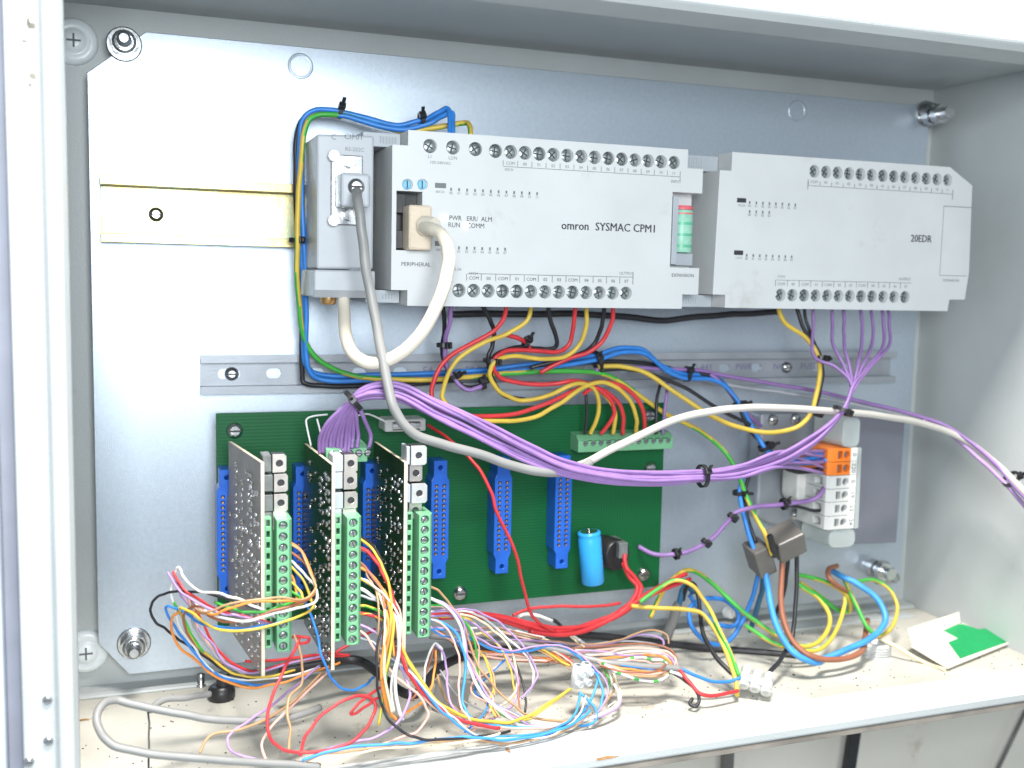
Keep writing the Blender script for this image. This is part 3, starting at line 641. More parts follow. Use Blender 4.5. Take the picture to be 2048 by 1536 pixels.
# ================================================================= WIRES
# --- beige and grey data cables
wire('beige', 3.3, [(686, 578, -56), (688, 610, -62), (690, 655, -76), (700, 697, -90), (727, 723, -100), (766, 724, -106), (812, 698, -112), (858, 642, -116), (887, 575, -116), (898, 520, -113), (893, 488, -108), (878, 465, -101), (860, 456, -94), (846, 454, -86)], 'looping from the grey adapter to the peripheral plug', 'cable', mats=beige)
wire('grey', 2.5, [(714, 384, -84), (716, 402, -96), (722, 450, -100), (730, 520, -100), (742, 590, -100), (754, 655, -103), (766, 720, -108), (777, 775, -112), (792, 825, -114), (828, 868, -114), (890, 890, -113), (960, 908, -112), (1030, 932, -111), (1090, 945, -110), (1150, 940, -103), (1180, 925, -98)], 'hanging from the serial connector across the purple bundle', 'cable', mats=greysheath)
wire('white', 2.2, [(1120, 944, -102), (1170, 926, -98), (1250, 885, -96), (1350, 840, -95), (1440, 820, -94), (1530, 815, -90), (1640, 820, -84), (1750, 830, -76), (1840, 846, -68), (1920, 874, -72), (1985, 922, -92), (2040, 975, -118), (2110, 1050, -150), (2150, 1110, -170)], 'sweeping over the terminal strip to the right side wall', 'cable', mats=whitesheath)
wire('violet', 1.4, [(1845, 838, -58), (1905, 872, -66), (1950, 910, -82), (2005, 962, -104), (2050, 1012, -122), (2110, 1085, -150), (2150, 1140, -170)], 'strapped beside the white cable at the side wall', 'cable')

# --- loop round the adapter
L0 = 'looping round the grey adapter'
for dx, nm, dz in ((0, 'blue', 0), (3.0, 'blue', 2.6)):
    wire(nm, 1.45, [(900, 272, -50), (899, 245, -46), (897, 218, -40), (875, 226, -36), (845, 240, -32), (790, 250, -30), (730, 236, -28), (680, 223, -26), (635, 220, -24), (608, 235, -23), (600, 275, -23), (598, 380, -24), (602, 480, -24), (606, 560, -22), (607, 640, -20), (607, 700, -18), (618, 738, -17), (660, 752, -17), (760, 750, -18), (880, 746, -20), (1000, 736, -24), (1100, 724, -28), (1190, 710, -30), (1240, 696, -30), (1285, 700, -30), (1325, 732, -29), (1365, 748, -28), (1410, 750, -28), (1445, 765, -30), (1480, 812, -36), (1510, 868, -44), (1540, 905, -50), (1600, 918, -54), (1648, 912, -56)], L0 + ' and running to the orange terminals', off=(dx * .4, -dx * .8, -dz))
wire('black', 1.4, [(820, 262, -26), (720, 232, -22), (650, 222, -18), (604, 240, -17), (592, 290, -17), (592, 400, -18), (598, 520, -18), (603, 620, -16), (604, 745, -14), (616, 768, -14), (680, 772, -14), (760, 770, -14), (850, 766, -15), (960, 752, -18), (1080, 738, -22), (1190, 724, -25), (1300, 728, -25), (1370, 745, -26), (1430, 755, -30), (1470, 800, -34), (1500, 860, -42), (1540, 900, -48), (1580, 940, -50), (1650, 938, -55)], L0 + ' under the blue pair')
wire('', 1.5, [(941, 272, -52), (938, 250, -46), (925, 246, -40), (860, 258, -34), (800, 262, -30), (740, 246, -29), (685, 231, -28), (640, 229, -28), (614, 246, -28), (604, 300, -28), (597, 400, -30), (594, 500, -30), (597, 600, -26), (606, 668, -22), (632, 715, -20), (685, 745, -20), (745, 757, -22), (820, 760, -24), (900, 757, -26), (980, 750, -28), (1050, 745, -30), (1130, 742, -31), (1195, 746, -31), (1238, 762, -31), (1290, 800, -31), (1340, 832, -32), (1400, 862, -34), (1448, 902, -38), (1474, 945, -44), (1490, 985, -50), (1510, 1030, -58), (1530, 1068, -66), (1545, 1110, -72)], L0 + ' and dropping to the ferrite clamps', stripe='earth')

# --- wires under the main unit
UM = 'leaving the underside of the controller'
def um(c, pts, r=1.4, w_=UM): wire(c, min(r, 1.35), pts, w_)
um('black', [(886, 612, -50), (888, 640, -46), (888, 665, -42), (884, 692, -38), (890, 728, -36), (905, 755, -36), (930, 773, -38), (958, 772, -42), (980, 758, -44)], 1.4)
um('purple', [(903, 612, -52), (899, 645, -50), (890, 690, -42), (893, 728, -40), (908, 757, -40), (930, 778, -42), (955, 776, -44), (972, 764, -44)], 1.4)
um('black', [(966, 612, -52), (978, 638, -50), (988, 665, -46), (984, 692, -44), (976, 715, -44), (980, 745, -43), (992, 772, -42), (1012, 793, -42), (1050, 800, -40)], 1.5)
um('red', [(1013, 612, -56), (1006, 640, -54), (985, 664, -52), (935, 692, -50), (893, 720, -50), (872, 752, -50), (864, 785, -52), (870, 812, -54), (905, 828, -56), (960, 832, -56), (1030, 828, -54), (1090, 808, -52), (1140, 784, -50), (1190, 765, -48), (1235, 770, -48), (1270, 792, -46), (1287, 825, -44), (1289, 868, -38)], w_='looping from the controller underside to the green board terminal')
um('yellow', [(1063, 612, -56), (1052, 642, -54), (1015, 668, -53), (970, 684, -52), (920, 714, -51), (898, 745, -51), (886, 780, -54), (890, 806, -57), (925, 835, -58), (990, 843, -57), (1060, 836, -55), (1115, 810, -53), (1165, 776, -51), (1205, 764, -50), (1240, 780, -48), (1264, 808, -46), (1273, 840, -44), (1272, 868, -38)], w_='looping from the controller underside to the green board terminal')
um('black', [(1096, 612, -50), (1102, 645, -46), (1114, 680, -42), (1106, 697, -40), (1075, 697, -40), (1040, 694, -42), (1008, 702, -44), (985, 716, -46), (978, 735, -46)])
um('red', [(1150, 612, -54), (1148, 645, -50), (1140, 685, -46), (1115, 703, -46), (1070, 701, -48), (1020, 700, -50), (992, 715, -52), (988, 738, -50), (1003, 756, -46), (1040, 766, -46), (1100, 768, -48), (1150, 762, -50), (1200, 778, -46), (1232, 800, -44), (1246, 830, -42), (1246, 868, -38)], w_='looping from the controller underside to the green board terminal')
um('red', [(1010, 668, -47), (1035, 676, -46), (1054, 688, -44), (1060, 698, -44)])
um('yellow', [(1173, 612, -56), (1172, 648, -53), (1160, 688, -50), (1130, 713, -49), (1080, 718, -50), (1030, 712, -51), (995, 720, -53), (980, 742, -52), (985, 766, -50), (1010, 790, -49), (1050, 801, -50), (1100, 790, -51), (1150, 768, -52), (1185, 775, -48), (1198, 805, -44), (1195, 835, -42), (1181, 868, -38)], w_='looping from the controller underside to the green board terminal')
um('black', [(1208, 612, -50), (1204, 650, -46), (1188, 688, -42), (1160, 708, -42), (1120, 720, -42), (1060, 736, -38)], 1.5)
um('red', [(1227, 612, -56), (1223, 646, -52), (1203, 684, -48), (1172, 706, -46), (1130, 720, -44), (1080, 745, -40)])
TB = 'bending into the green terminal block at the board corner'
wire('red', 1.3, [(1168, 788, -44), (1192, 775, -48), (1220, 800, -46), (1228, 826, -44), (1218, 848, -41), (1201, 868, -38)], TB)
wire('yellow', 1.3, [(1188, 772, -46), (1215, 795, -45), (1230, 826, -43), (1226, 868, -38)], TB)
wire('black', 1.0, [(1172, 790, -40), (1174, 825, -40), (1170, 868, -38)], TB)
wire('purple', 1.1, [(1334, 765, -32), (1331, 800, -36), (1326, 868, -38)], TB)
wire('black', 1.1, [(1322, 765, -30), (1314, 800, -34), (1313, 868, -38)], TB)
wire('black', 2.0, [(900, 628, -24), (1000, 628, -24), (1140, 628, -24), (1250, 633, -22), (1330, 641, -20), (1400, 633, -20), (1480, 628, -22), (1560, 624, -24)], 'running along the plate just below both white units')

# --- yellow and black loop at the right
wire('yellow', 1.5, [(1196, 735, -34), (1240, 733, -36), (1290, 745, -40), (1350, 784, -46), (1420, 830, -54), (1480, 855, -60), (1540, 865, -66), (1588, 857, -70), (1620, 830, -72), (1633, 790, -70), (1640, 745, -66), (1634, 708, -62), (1612, 675, -58), (1580, 654, -56), (1562, 634, -55), (1556, 608, -55)], 'hanging in a loop below the expansion module')
wire('black', 1.2, [(1200, 742, -32), (1250, 738, -34), (1300, 748, -36), (1370, 775, -40), (1440, 820, -44), (1500, 850, -48)], 'hanging in a loop below the expansion module')
wire('black', 1.3, [(1592, 608, -52), (1600, 640, -54), (1618, 675, -56), (1637, 705, -60), (1645, 745, -64), (1640, 785, -66), (1630, 815, -68)], 'hanging in a loop below the expansion module')
wire('black', 1.1, [(1607, 608, -50), (1613, 645, -50), (1626, 680, -54), (1640, 712, -58)], 'hanging in a loop below the expansion module')
wire('purple', 1.25, [(1190, 740, -32), (1260, 735, -30), (1330, 738, -28), (1400, 742, -28), (1480, 757, -30), (1560, 770, -34), (1640, 784, -38), (1720, 803, -44), (1800, 822, -52), (1880, 846, -64), (1940, 882, -78), (1995, 932, -98), (2045, 990, -122), (2110, 1066, -152)], 'running from the blue pair out beside the white cable')
wire('grey', 1.25, [(1390, 755, -24), (1480, 774, -26), (1560, 784, -30), (1640, 796, -34), (1720, 810, -40), (1800, 828, -48), (1872, 846, -58), (1930, 882, -70)], 'running from the blue pair out beside the white cable')
wire('purple', 1.3, [(1420, 748, -30), (1450, 772, -32), (1480, 808, -36), (1502, 836, -38), (1522, 852, -36)], 'dropping off the blue pair behind the yellow loop')
wire('blue', 1.5, [(1646, 905, -56), (1590, 908, -50), (1535, 912, -46), (1498, 935, -44), (1480, 975, -46), (1484, 1020, -52), (1498, 1070, -58), (1512, 1110, -62)], 'curving from the orange terminals down to the ferrite clamps')
wire('black', 1.3, [(1648, 938, -56), (1600, 945, -50), (1555, 930, -46), (1510, 940, -44), (1490, 980, -44), (1494, 1030, -50), (1512, 1085, -58)], 'curving from the orange terminals down to the ferrite clamps')
wire('purple', 1.5, [(1650, 965, -54), (1644, 985, -60), (1622, 1001, -62), (1570, 1008, -60), (1510, 1015, -58), (1472, 1025, -56), (1452, 1048, -54), (1415, 1083, -50), (1375, 1103, -44), (1335, 1110, -38), (1300, 1105, -32), (1277, 1094, -27)], 'tied in black from the white terminals to the board')
wire('black', 1.1, [(1650, 1022, -54), (1622, 1020, -56), (1590, 1012, -58), (1540, 1012, -58)], 'tied in black from the white terminals to the board')

# --- purple bundle: from the middle card to the expansion module
cen = [(708, 800, -98, 2.0), (745, 784, -101, 3.6), (800, 785, -104, 5.2), (870, 818, -106, 5.6), (960, 860, -108, 5.8), (1050, 903, -109, 5.4), (1130, 936, -109, 4.4), (1220, 953, -107, 4.0), (1310, 957, -105, 4.0), (1405, 952, -101, 3.0), (1480, 944, -98, 4.4), (1560, 918, -94, 5.4), (1630, 876, -90, 5.2), (1685, 822, -86, 2.2), (1704, 775, -80, 4.4)]
ends = [(1627, 690), (1665, 665), (1688, 665), (1723, 670), (1744, 670), (1766, 670), (1778, 670), None, None, None, None, None]
starts = [640, 647, 654, 661, 668, 675, 682, 690, 697, 704, 714, 738]
for i in range(12):
    a = 2 * math.pi * i * .382 + .3; P = []
    sx_ = starts[i]
    P.append(at(sx_ if i < 7 else sx_, 905 if i < 9 else 896, -84 - i * .5)); P.append(at(sx_ + 2, 868, -88)); P.append(at(sx_ * .55 + 708 * .45, 828, -94))
    for k, (px, py, y, sp) in enumerate(cen):
        if ends[i] is None and k >= 12: break
        ang = a + .22 * k * (1 if i % 2 else .5)
        sp *= 1.05 * math.sqrt((i + 1.5) / 12)
        P.append(at(px, py, y) + Vector((.35 * sp * math.cos(ang), .55 * sp * math.cos(ang), sp * math.sin(ang) * .95)))
    if ends[i]:
        ex, ey = ends[i]
        P.append(at(1708 * .55 + ex * .45, 735, -74)); P.append(at(ex, ey + 20, -64)); P.append(at(ex, 640, -58)); P.append(at(ex - 2, 608, -55))
    else:
        P.append(at(1648, 902 + 11 * (i - 7), -60))
    wire('purple', 1.08, None, 'in the tied bundle draped across the board front', raw=P, label='purple wire of the tied bundle, ' + ('rising to the expansion module underside' if ends[i] else 'ending at the orange spring terminals'))

# --- red wires over the floor
RB = 'in the thick bunch sagging below the board'
wire('red', 1.4, [(1250, 1108, -44), (1252, 1135, -46), (1270, 1155, -48), (1282, 1178, -50), (1268, 1210, -52), (1225, 1238, -54), (1170, 1252, -56), (1110, 1256, -58), (1050, 1245, -60), (990, 1232, -60), (930, 1226, -62), (858, 1232, -80)], RB)
wire('red', 1.4, [(1246, 1125, -44), (1256, 1150, -46), (1274, 1172, -49), (1268, 1196, -51), (1236, 1225, -52), (1180, 1248, -55), (1120, 1263, -58), (1060, 1258, -60), (1000, 1240, -60), (940, 1232, -62), (880, 1236, -75)], RB)
wire('red', 1.4, [(1372, 1148, -40), (1340, 1162, -44), (1300, 1185, -50), (1255, 1215, -54), (1210, 1245, -57), (1160, 1264, -60), (1105, 1268, -62), (1055, 1250, -62), (985, 1232, -64), (930, 1230, -66)], RB)
wire('red', 1.5, [(1380, 1158, -36), (1345, 1172, -42), (1290, 1195, -50), (1240, 1228, -56), (1180, 1256, -60), (1120, 1270, -64), (1060, 1262, -64)], RB)
wire('red', .95, [(856, 850, -42), (895, 876, -56), (925, 902, -70), (958, 938, -78), (980, 980, -80), (994, 1025, -80), (1018, 1075, -78), (1036, 1125, -76), (1050, 1185, -72), (1068, 1235, -68), (1110, 1264, -64)], 'dropping alone across the front of the blue connectors')
wire('red', .95, [(1240, 1206, -48), (1180, 1214, -48), (1110, 1213, -46), (1060, 1218, -46), (1026, 1230, -48)], 'strung level below the board edge')
wire('white', 1.1, [(1038, 1233, -40), (1060, 1229, -38), (1085, 1234, -40), (1105, 1242, -40)], 'poking out behind the red bunch')
wire('black', 1.1, [(1080, 1234, -38), (1105, 1240, -38), (1125, 1255, -36)], 'poking out behind the red bunch')

# --- mains wires, bottom right
MR = 'in the tangle below the ferrite clamps'
wire('light_blue', 2.0, [(1530, 1135, -62), (1536, 1180, -68), (1548, 1235, -78), (1570, 1285, -88), (1600, 1314, -95), (1634, 1325, -96), (1648, 1318, -90), (1690, 1301, -90), (1735, 1280, -84), (1765, 1255, -76), (1770, 1228, -70), (1752, 1195, -62), (1715, 1168, -54), (1683, 1152, -46), (1664, 1142, -34)], MR)
wire('brown', 1.8, [(1566, 1100, -66), (1563, 1150, -68), (1562, 1210, -74), (1572, 1255, -82), (1598, 1297, -92), (1640, 1317, -98), (1690, 1316, -96), (1722, 1303, -90), (1730, 1280, -70), (1735, 1240, -50)], MR)
wire('brown', 1.7, [(1697, 1185, -46), (1676, 1172, -50), (1658, 1155, -50), (1658, 1138, -42), (1674, 1132, -32)], MR)
wire('black', 1.4, [(1592, 1095, -66), (1594, 1150, -68), (1590, 1220, -72), (1586, 1270, -78), (1576, 1295, -84), (1552, 1330, -96), (1534, 1350, -104)], MR)
wire('black', 1.4, [(1578, 1100, -60), (1574, 1140, -60), (1566, 1190, -56), (1550, 1230, -40)], MR)
wire('blue', 1.5, [(1520, 1130, -58), (1512, 1170, -52), (1496, 1220, -46), (1470, 1268, -46), (1440, 1290, -50), (1405, 1278, -50), (1380, 1245, -46), (1384, 1210, -40), (1420, 1197, -36), (1455, 1204, -34), (1477, 1228, -36), (1470, 1250, -38), (1442, 1250, -40), (1405, 1225, -36), (1378, 1190, -30)], MR)
wire('teal', 1.7, [(1526, 1140, -54), (1524, 1180, -48), (1510, 1230, -40), (1500, 1262, -34)], MR)
wire('', 1.5, [(1300, 1235, -46), (1330, 1175, -40), (1362, 1145, -38), (1388, 1142, -38), (1430, 1172, -42), (1480, 1218, -52), (1530, 1255, -62), (1575, 1283, -72), (1620, 1292, -74), (1652, 1268, -68), (1660, 1235, -60), (1640, 1200, -52), (1608, 1176, -46), (1590, 1165, -42)], MR, stripe='earth', label='long green and yellow earth wire arching over the upright grey cable')
wire('', 1.5, [(1596, 1150, -40), (1640, 1160, -42), (1680, 1178, -46), (1700, 1205, -46), (1696, 1224, -42), (1672, 1218, -40), (1640, 1192, -38), (1600, 1165, -36)], MR, stripe='earth', label='green and yellow earth wire curled tightly behind the brown wire')
wire('', 1.4, [(1490, 1250, -60), (1540, 1282, -70), (1590, 1300, -78), (1640, 1298, -78), (1672, 1262, -66), (1688, 1215, -54), (1690, 1195, -50)], MR, stripe='earth', label='green and yellow earth wire crossing low under the light blue loop')
wire('', 1.3, [(1708, 1164, -36), (1750, 1160, -40), (1780, 1180, -46), (1794, 1212, -54), (1788, 1245, -62), (1770, 1268, -68), (1750, 1275, -70)], MR, stripe='earth', label='green and yellow earth wire in a wide arc beside the shiny bolt')
wire('', 1.4, [(1684, 1150, -42), (1705, 1195, -50), (1732, 1248, -64), (1748, 1270, -72)], MR, stripe='earth', label='straight green and yellow earth wire inside the light blue loop')
wire('cream', 1.2, [(1760, 1276, -74), (1800, 1298, -84), (1850, 1325, -92), (1890, 1340, -96)], 'running to the folded leaflet over the floor')
wire('', 1.3, [(1280, 1205, -60), (1310, 1182, -60), (1345, 1162, -62), (1375, 1165, -66), (1405, 1195, -72), (1432, 1245, -80), (1458, 1300, -92), (1478, 1352, -102)], 'arching over to the clear connector on the floor', stripe='earth')
wire('yellow', 1.4, [(1262, 1212, -56), (1310, 1215, -60), (1370, 1218, -66), (1408, 1230, -72), (1436, 1270, -82), (1458, 1320, -96), (1472, 1365, -106), (1474, 1390, -112)], 'arching over to the clear connector on the floor')
wire('black', 1.4, [(1366, 1200, -30), (1376, 1170, -36), (1390, 1172, -44), (1398, 1210, -56), (1406, 1265, -72), (1432, 1315, -90), (1466, 1348, -102)], 'arching over to the clear connector on the floor')
wire('grey', 3.4, [(1328, 1290, -20), (1338, 1262, -22), (1350, 1228, -26), (1358, 1208, -28)], 'rising upright from the cabinet floor', 'cable', mats=greysheath)
wire('teal', 2.0, [(1352, 1222, -27), (1362, 1192, -30), (1372, 1170, -30), (1386, 1185, -28)], 'coming out of the upright grey cable')
wire('black', 2.4, [(1060, 1262, -24), (1120, 1266, -24), (1200, 1272, -26), (1290, 1282, -28), (1400, 1294, -32), (1520, 1305, -40), (1620, 1315, -46)], 'lying along the back of the cabinet floor', 'cable')

# --- fan of card one
G1 = 'sweeping from the leftmost card out over the plate and back'
def g(c, pts, r=.66, w_=G1, **k):
    wire(c, r, pts, w_, **k)
    if len(pts) > 9 and JR.random() < .12: sibling(c, r, pts, w_)
g('orange', [(577, 1083, -112), (606, 1106, -112), (624, 1150, -116), (630, 1180, -122), (610, 1198, -128), (560, 1202, -132), (505, 1205, -132), (450, 1220, -128), (420, 1229, -122), (395, 1220, -110)])
g('brown', [(577, 1100, -112), (608, 1125, -112), (627, 1160, -116), (628, 1186, -122), (606, 1202, -128), (553, 1219, -133), (499, 1239, -132), (455, 1244, -128), (425, 1235, -122), (395, 1214, -112), (370, 1225, -104), (372, 1260, -96), (400, 1300, -88), (445, 1330, -82)])
g('white', [(577, 1118, -112), (602, 1140, -113), (624, 1165, -117), (633, 1185, -122), (628, 1205, -127), (600, 1216, -131), (550, 1226, -133), (497, 1241, -133), (444, 1236, -127), (408, 1220, -116), (386, 1200, -106)])
g('yellow', [(577, 1128, -112), (606, 1160, -113), (622, 1196, -118), (627, 1214, -124), (608, 1229, -129), (553, 1247, -133), (499, 1259, -134), (455, 1262, -130), (420, 1251, -124), (388, 1228, -114), (360, 1215, -106)])
g('green', [(577, 1180, -112), (600, 1195, -118), (575, 1207, -128), (545, 1218, -132), (512, 1225, -132), (470, 1220, -128), (430, 1205, -116)])
g('yellow', [(577, 1160, -112), (600, 1182, -114), (607, 1205, -118), (590, 1212, -124)])
g('orange', [(577, 1142, -112), (588, 1160, -112), (593, 1190, -114), (594, 1206, -118)])
g('blue', [(577, 1140, -111), (592, 1178, -110), (610, 1206, -110), (622, 1230, -112), (634, 1268, -114), (644, 1312, -116), (660, 1351, -116), (680, 1375, -114), (706, 1381, -112), (731, 1370, -108), (748, 1355, -100)])
g('white', [(560, 1240, -112), (530, 1222, -126), (499, 1209, -128), (470, 1195, -124), (440, 1188, -120), (403, 1184, -112), (376, 1166, -104), (365, 1150, -100), (357, 1136, -98), (349, 1146, -96), (343, 1175, -95), (346, 1205, -95), (362, 1255, -93), (389, 1293, -90), (417, 1334, -86), (458, 1356, -82), (512, 1360, -80), (570, 1353, -76), (640, 1335, -70)])
g('black', [(560, 1228, -112), (530, 1222, -122), (495, 1211, -122), (460, 1199, -118), (415, 1187, -110), (370, 1183, -103), (335, 1186, -98), (310, 1199, -95), (301, 1220, -93), (310, 1242, -92), (335, 1262, -90), (362, 1282, -88), (392, 1301, -86), (430, 1329, -84), (471, 1351, -82), (515, 1358, -80), (590, 1345, -74)])
g('red', [(560, 1250, -112), (520, 1240, -120), (477, 1230, -122), (444, 1222, -118), (395, 1198, -108), (364, 1175, -102), (348, 1146, -98), (356, 1165, -96), (375, 1190, -94), (392, 1218, -92), (410, 1258, -90), (433, 1297, -88), (458, 1321, -86), (488, 1338, -84), (520, 1342, -80), (580, 1325, -70), (660, 1312, -60)])
g('blue', [(580, 1240, -112), (553, 1245, -126), (510, 1254, -130), (471, 1256, -128), (430, 1253, -120), (395, 1243, -110), (362, 1220, -102), (332, 1212, -97), (338, 1233, -95), (357, 1266, -92), (384, 1299, -90), (411, 1332, -87), (444, 1354, -84), (485, 1365, -82), (526, 1369, -80), (580, 1362, -76), (620, 1345, -72)])
g('orange', [(420, 1229, -118), (385, 1222, -106), (357, 1224, -98), (343, 1240, -95), (344, 1268, -92), (364, 1300, -90), (395, 1324, -87), (422, 1346, -85), (458, 1366, -83), (499, 1375, -82), (553, 1368, -80), (600, 1352, -76), (680, 1325, -66)])
g('yellow', [(360, 1215, -104), (364, 1232, -98), (376, 1266, -93), (403, 1299, -89), (444, 1334, -85), (477, 1350, -83), (526, 1354, -80), (590, 1340, -74)])
g('grey', [(386, 1200, -104), (384, 1240, -98), (400, 1272, -92), (424, 1303, -88), (452, 1328, -85), (490, 1348, -82)])
g('green', [(348, 1205, -97), (362, 1228, -96), (380, 1262, -93), (405, 1305, -89)])
g('pink', [(370, 1180, -100), (382, 1212, -97), (395, 1252, -93), (420, 1292, -88), (450, 1320, -85)])

# --- fan of card two
G2 = 'falling from the middle card into the hanging sheaf'
def h(c, pts, r=1.0, **k):
    wire(c, r * .7, pts, G2, **k)
    if JR.random() < .5: sibling(c, r, pts, G2)
h('yellow', [(714, 1073, -112), (743, 1096, -113), (763, 1130, -116), (775, 1165, -120), (784, 1215, -126), (778, 1270, -130), (764, 1325, -132), (766, 1385, -132), (782, 1435, -134)])
h('black', [(714, 1068, -112), (746, 1093, -112), (767, 1130, -114), (778, 1168, -117), (781, 1190, -120), (768, 1240, -130), (755, 1290, -134), (753, 1335, -136), (756, 1384, -137), (766, 1418, -138), (786, 1449, -140), (815, 1468, -142), (844, 1478, -143), (890, 1480, -143), (960, 1473, -140), (1020, 1462, -136)])
h('red', [(714, 1094, -112), (737, 1104, -113), (756, 1129, -115), (768, 1152, -117), (780, 1176, -119), (790, 1212, -122), (797, 1260, -126), (804, 1315, -128), (824, 1358, -130), (862, 1402, -132), (920, 1440, -134), (1000, 1456, -134)], 1.3)
h('brown', [(714, 1118, -112), (733, 1139, -113), (750, 1159, -116), (764, 1182, -120), (770, 1225, -127), (766, 1280, -130), (762, 1330, -131)])
h('orange', [(714, 1133, -112), (737, 1146, -113), (757, 1168, -117), (774, 1192, -122), (782, 1240, -128), (772, 1300, -132), (762, 1350, -134), (773, 1412, -135), (792, 1440, -135)], 1.15)
h('yellow', [(713, 1152, -112), (733, 1164, -114), (756, 1182, -118), (776, 1205, -122), (788, 1250, -128), (780, 1310, -131), (770, 1360, -133), (780, 1420, -134)], 1.15)
h('white', [(713, 1172, -112), (737, 1187, -114), (762, 1203, -118), (786, 1226, -124), (797, 1256, -129), (797, 1305, -132), (790, 1352, -133), (794, 1408, -134), (806, 1440, -135)], 1.4)
h('grey', [(713, 1190, -112), (737, 1196, -115), (764, 1208, -120), (780, 1245, -126), (776, 1300, -128), (770, 1360, -130)])
h('', [(713, 1210, -112), (737, 1215, -115), (764, 1226, -120), (780, 1262, -126), (776, 1320, -129), (768, 1375, -130), (758, 1450, -134)], 1.15, stripe='earth')
h('red', [(712, 1226, -112), (737, 1229, -115), (766, 1240, -120), (782, 1268, -124), (790, 1310, -126)], 1.3)
h('violet', [(711, 1245, -112), (733, 1254, -115), (752, 1268, -118), (778, 1300, -122), (804, 1341, -126), (817, 1372, -130), (818, 1400, -133), (804, 1432, -136), (786, 1455, -138), (745, 1477, -138), (706, 1484, -138), (650, 1500, -136)])
h('pink', [(711, 1258, -112), (729, 1268, -115), (746, 1290, -118), (770, 1325, -124), (796, 1356, -130), (830, 1384, -132), (852, 1412, -134), (855, 1436, -135), (838, 1460, -136), (812, 1471, -136), (773, 1486, -137), (720, 1500, -137)])
h('light_blue', [(715, 1272, -112), (737, 1282, -114), (760, 1298, -117), (796, 1328, -124), (818, 1346, -128), (846, 1376, -132), (874, 1412, -134), (902, 1440, -136), (932, 1461, -136), (965, 1472, -136), (1020, 1474, -134), (1085, 1466, -130), (1130, 1448, -126), (1153, 1420, -120), (1160, 1388, -112)])
h('yellow', [(780, 1235, -120), (792, 1260, -122), (806, 1303, -124), (832, 1346, -127), (870, 1398, -130), (902, 1422, -131), (940, 1436, -131), (990, 1445, -130), (1025, 1444, -128), (1062, 1428, -124), (1102, 1403, -120), (1142, 1378, -112)], 1.2)
h('cream', [(755, 1180, -118), (768, 1215, -126), (770, 1260, -133), (768, 1310, -136), (772, 1370, -137), (784, 1425, -138)])
h('orange', [(768, 1205, -122), (776, 1250, -132), (766, 1305, -136), (762, 1360, -137)])

# --- fan of card three
G3 = 'spilling from the card beside the empty connectors'
def q3(c, pts, r=.95, **k):
    wire(c, r * .68, pts, G3, **k)
    if JR.random() < .8: sibling(c, r, pts, G3)
q3('tan', [(854, 1172, -112), (877, 1181, -110), (900, 1209, -108), (920, 1230, -108), (930, 1258, -108), (943, 1299, -108), (958, 1334, -110), (981, 1364, -112), (1004, 1390, -114), (1030, 1412, -118), (1062, 1433, -120), (1120, 1442, -120), (1180, 1435, -116)])
q3('white', [(854, 1194, -112), (886, 1208, -112), (913, 1236, -112), (926, 1272, -112), (932, 1313, -114), (944, 1350, -116), (964, 1387, -120), (993, 1415, -124), (1022, 1438, -126), (1052, 1454, -126), (1110, 1452, -124), (1180, 1436, -120), (1226, 1415, -114), (1240, 1395, -108), (1228, 1368, -100)], 1.3)
q3('green', [(854, 1211, -112), (884, 1213, -110), (918, 1230, -106), (938, 1256, -104), (949, 1287, -104), (955, 1323, -104), (958, 1358, -106), (972, 1400, -112), (1010, 1432, -118), (1060, 1448, -120)])
q3('white', [(854, 1223, -112), (890, 1222, -106), (925, 1222, -98), (957, 1231, -92), (986, 1250, -88), (1014, 1276, -88), (1043, 1300, -90), (1063, 1328, -94), (1068, 1357, -98), (1058, 1384, -104), (1040, 1400, -108)])
q3('cream', [(920, 1228, -104), (957, 1239, -96), (986, 1259, -92), (1011, 1283, -92), (1028, 1317, -96), (1034, 1356, -100), (1028, 1386, -106), (1008, 1408, -112), (986, 1424, -116)])
q3('violet', [(854, 1233, -112), (898, 1232, -104), (938, 1242, -98), (972, 1267, -96), (1003, 1297, -96), (1028, 1337, -100), (1037, 1370, -104), (1030, 1402, -110), (1012, 1421, -114), (980, 1440, -120)])
q3('light_blue', [(854, 1237, -112), (886, 1245, -112), (912, 1266, -112), (926, 1299, -114), (932, 1333, -116), (927, 1373, -120), (926, 1406, -124), (938, 1432, -128), (963, 1447, -130), (1003, 1453, -130), (1050, 1456, -128), (1110, 1452, -124), (1160, 1435, -118)], 1.1)
q3('light_blue', [(854, 1255, -112), (886, 1259, -108), (915, 1262, -104), (957, 1285, -100), (986, 1299, -98), (1014, 1304, -96), (1057, 1300, -94), (1100, 1291, -92), (1128, 1294, -92), (1156, 1312, -94), (1178, 1332, -98), (1196, 1355, -102), (1206, 1385, -108), (1200, 1415, -114), (1186, 1435, -118)], 1.1)
q3('pink', [(854, 1248, -112), (886, 1270, -108), (918, 1287, -104), (940, 1320, -104), (960, 1360, -106), (985, 1395, -112), (975, 1430, -120), (940, 1465, -130)])
q3('black', [(1026, 1316, -92), (1043, 1356, -98), (1051, 1395, -106), (1050, 1424, -112)])
q3('tan', [(955, 1299, -96), (972, 1317, -98), (986, 1350, -102), (989, 1384, -108), (986, 1412, -114), (1000, 1436, -120)])
q3('blue', [(1012, 1318, -80), (985, 1345, -88), (965, 1362, -94), (950, 1378, -100), (960, 1395, -106), (1000, 1415, -114), (1050, 1436, -120)])
q3('brown', [(905, 1290, -60), (960, 1288, -60), (1010, 1300, -64), (1080, 1318, -72), (1140, 1330, -80)])
q3('orange', [(1050, 1290, -62), (1095, 1302, -70), (1130, 1322, -80), (1142, 1330, -84)])
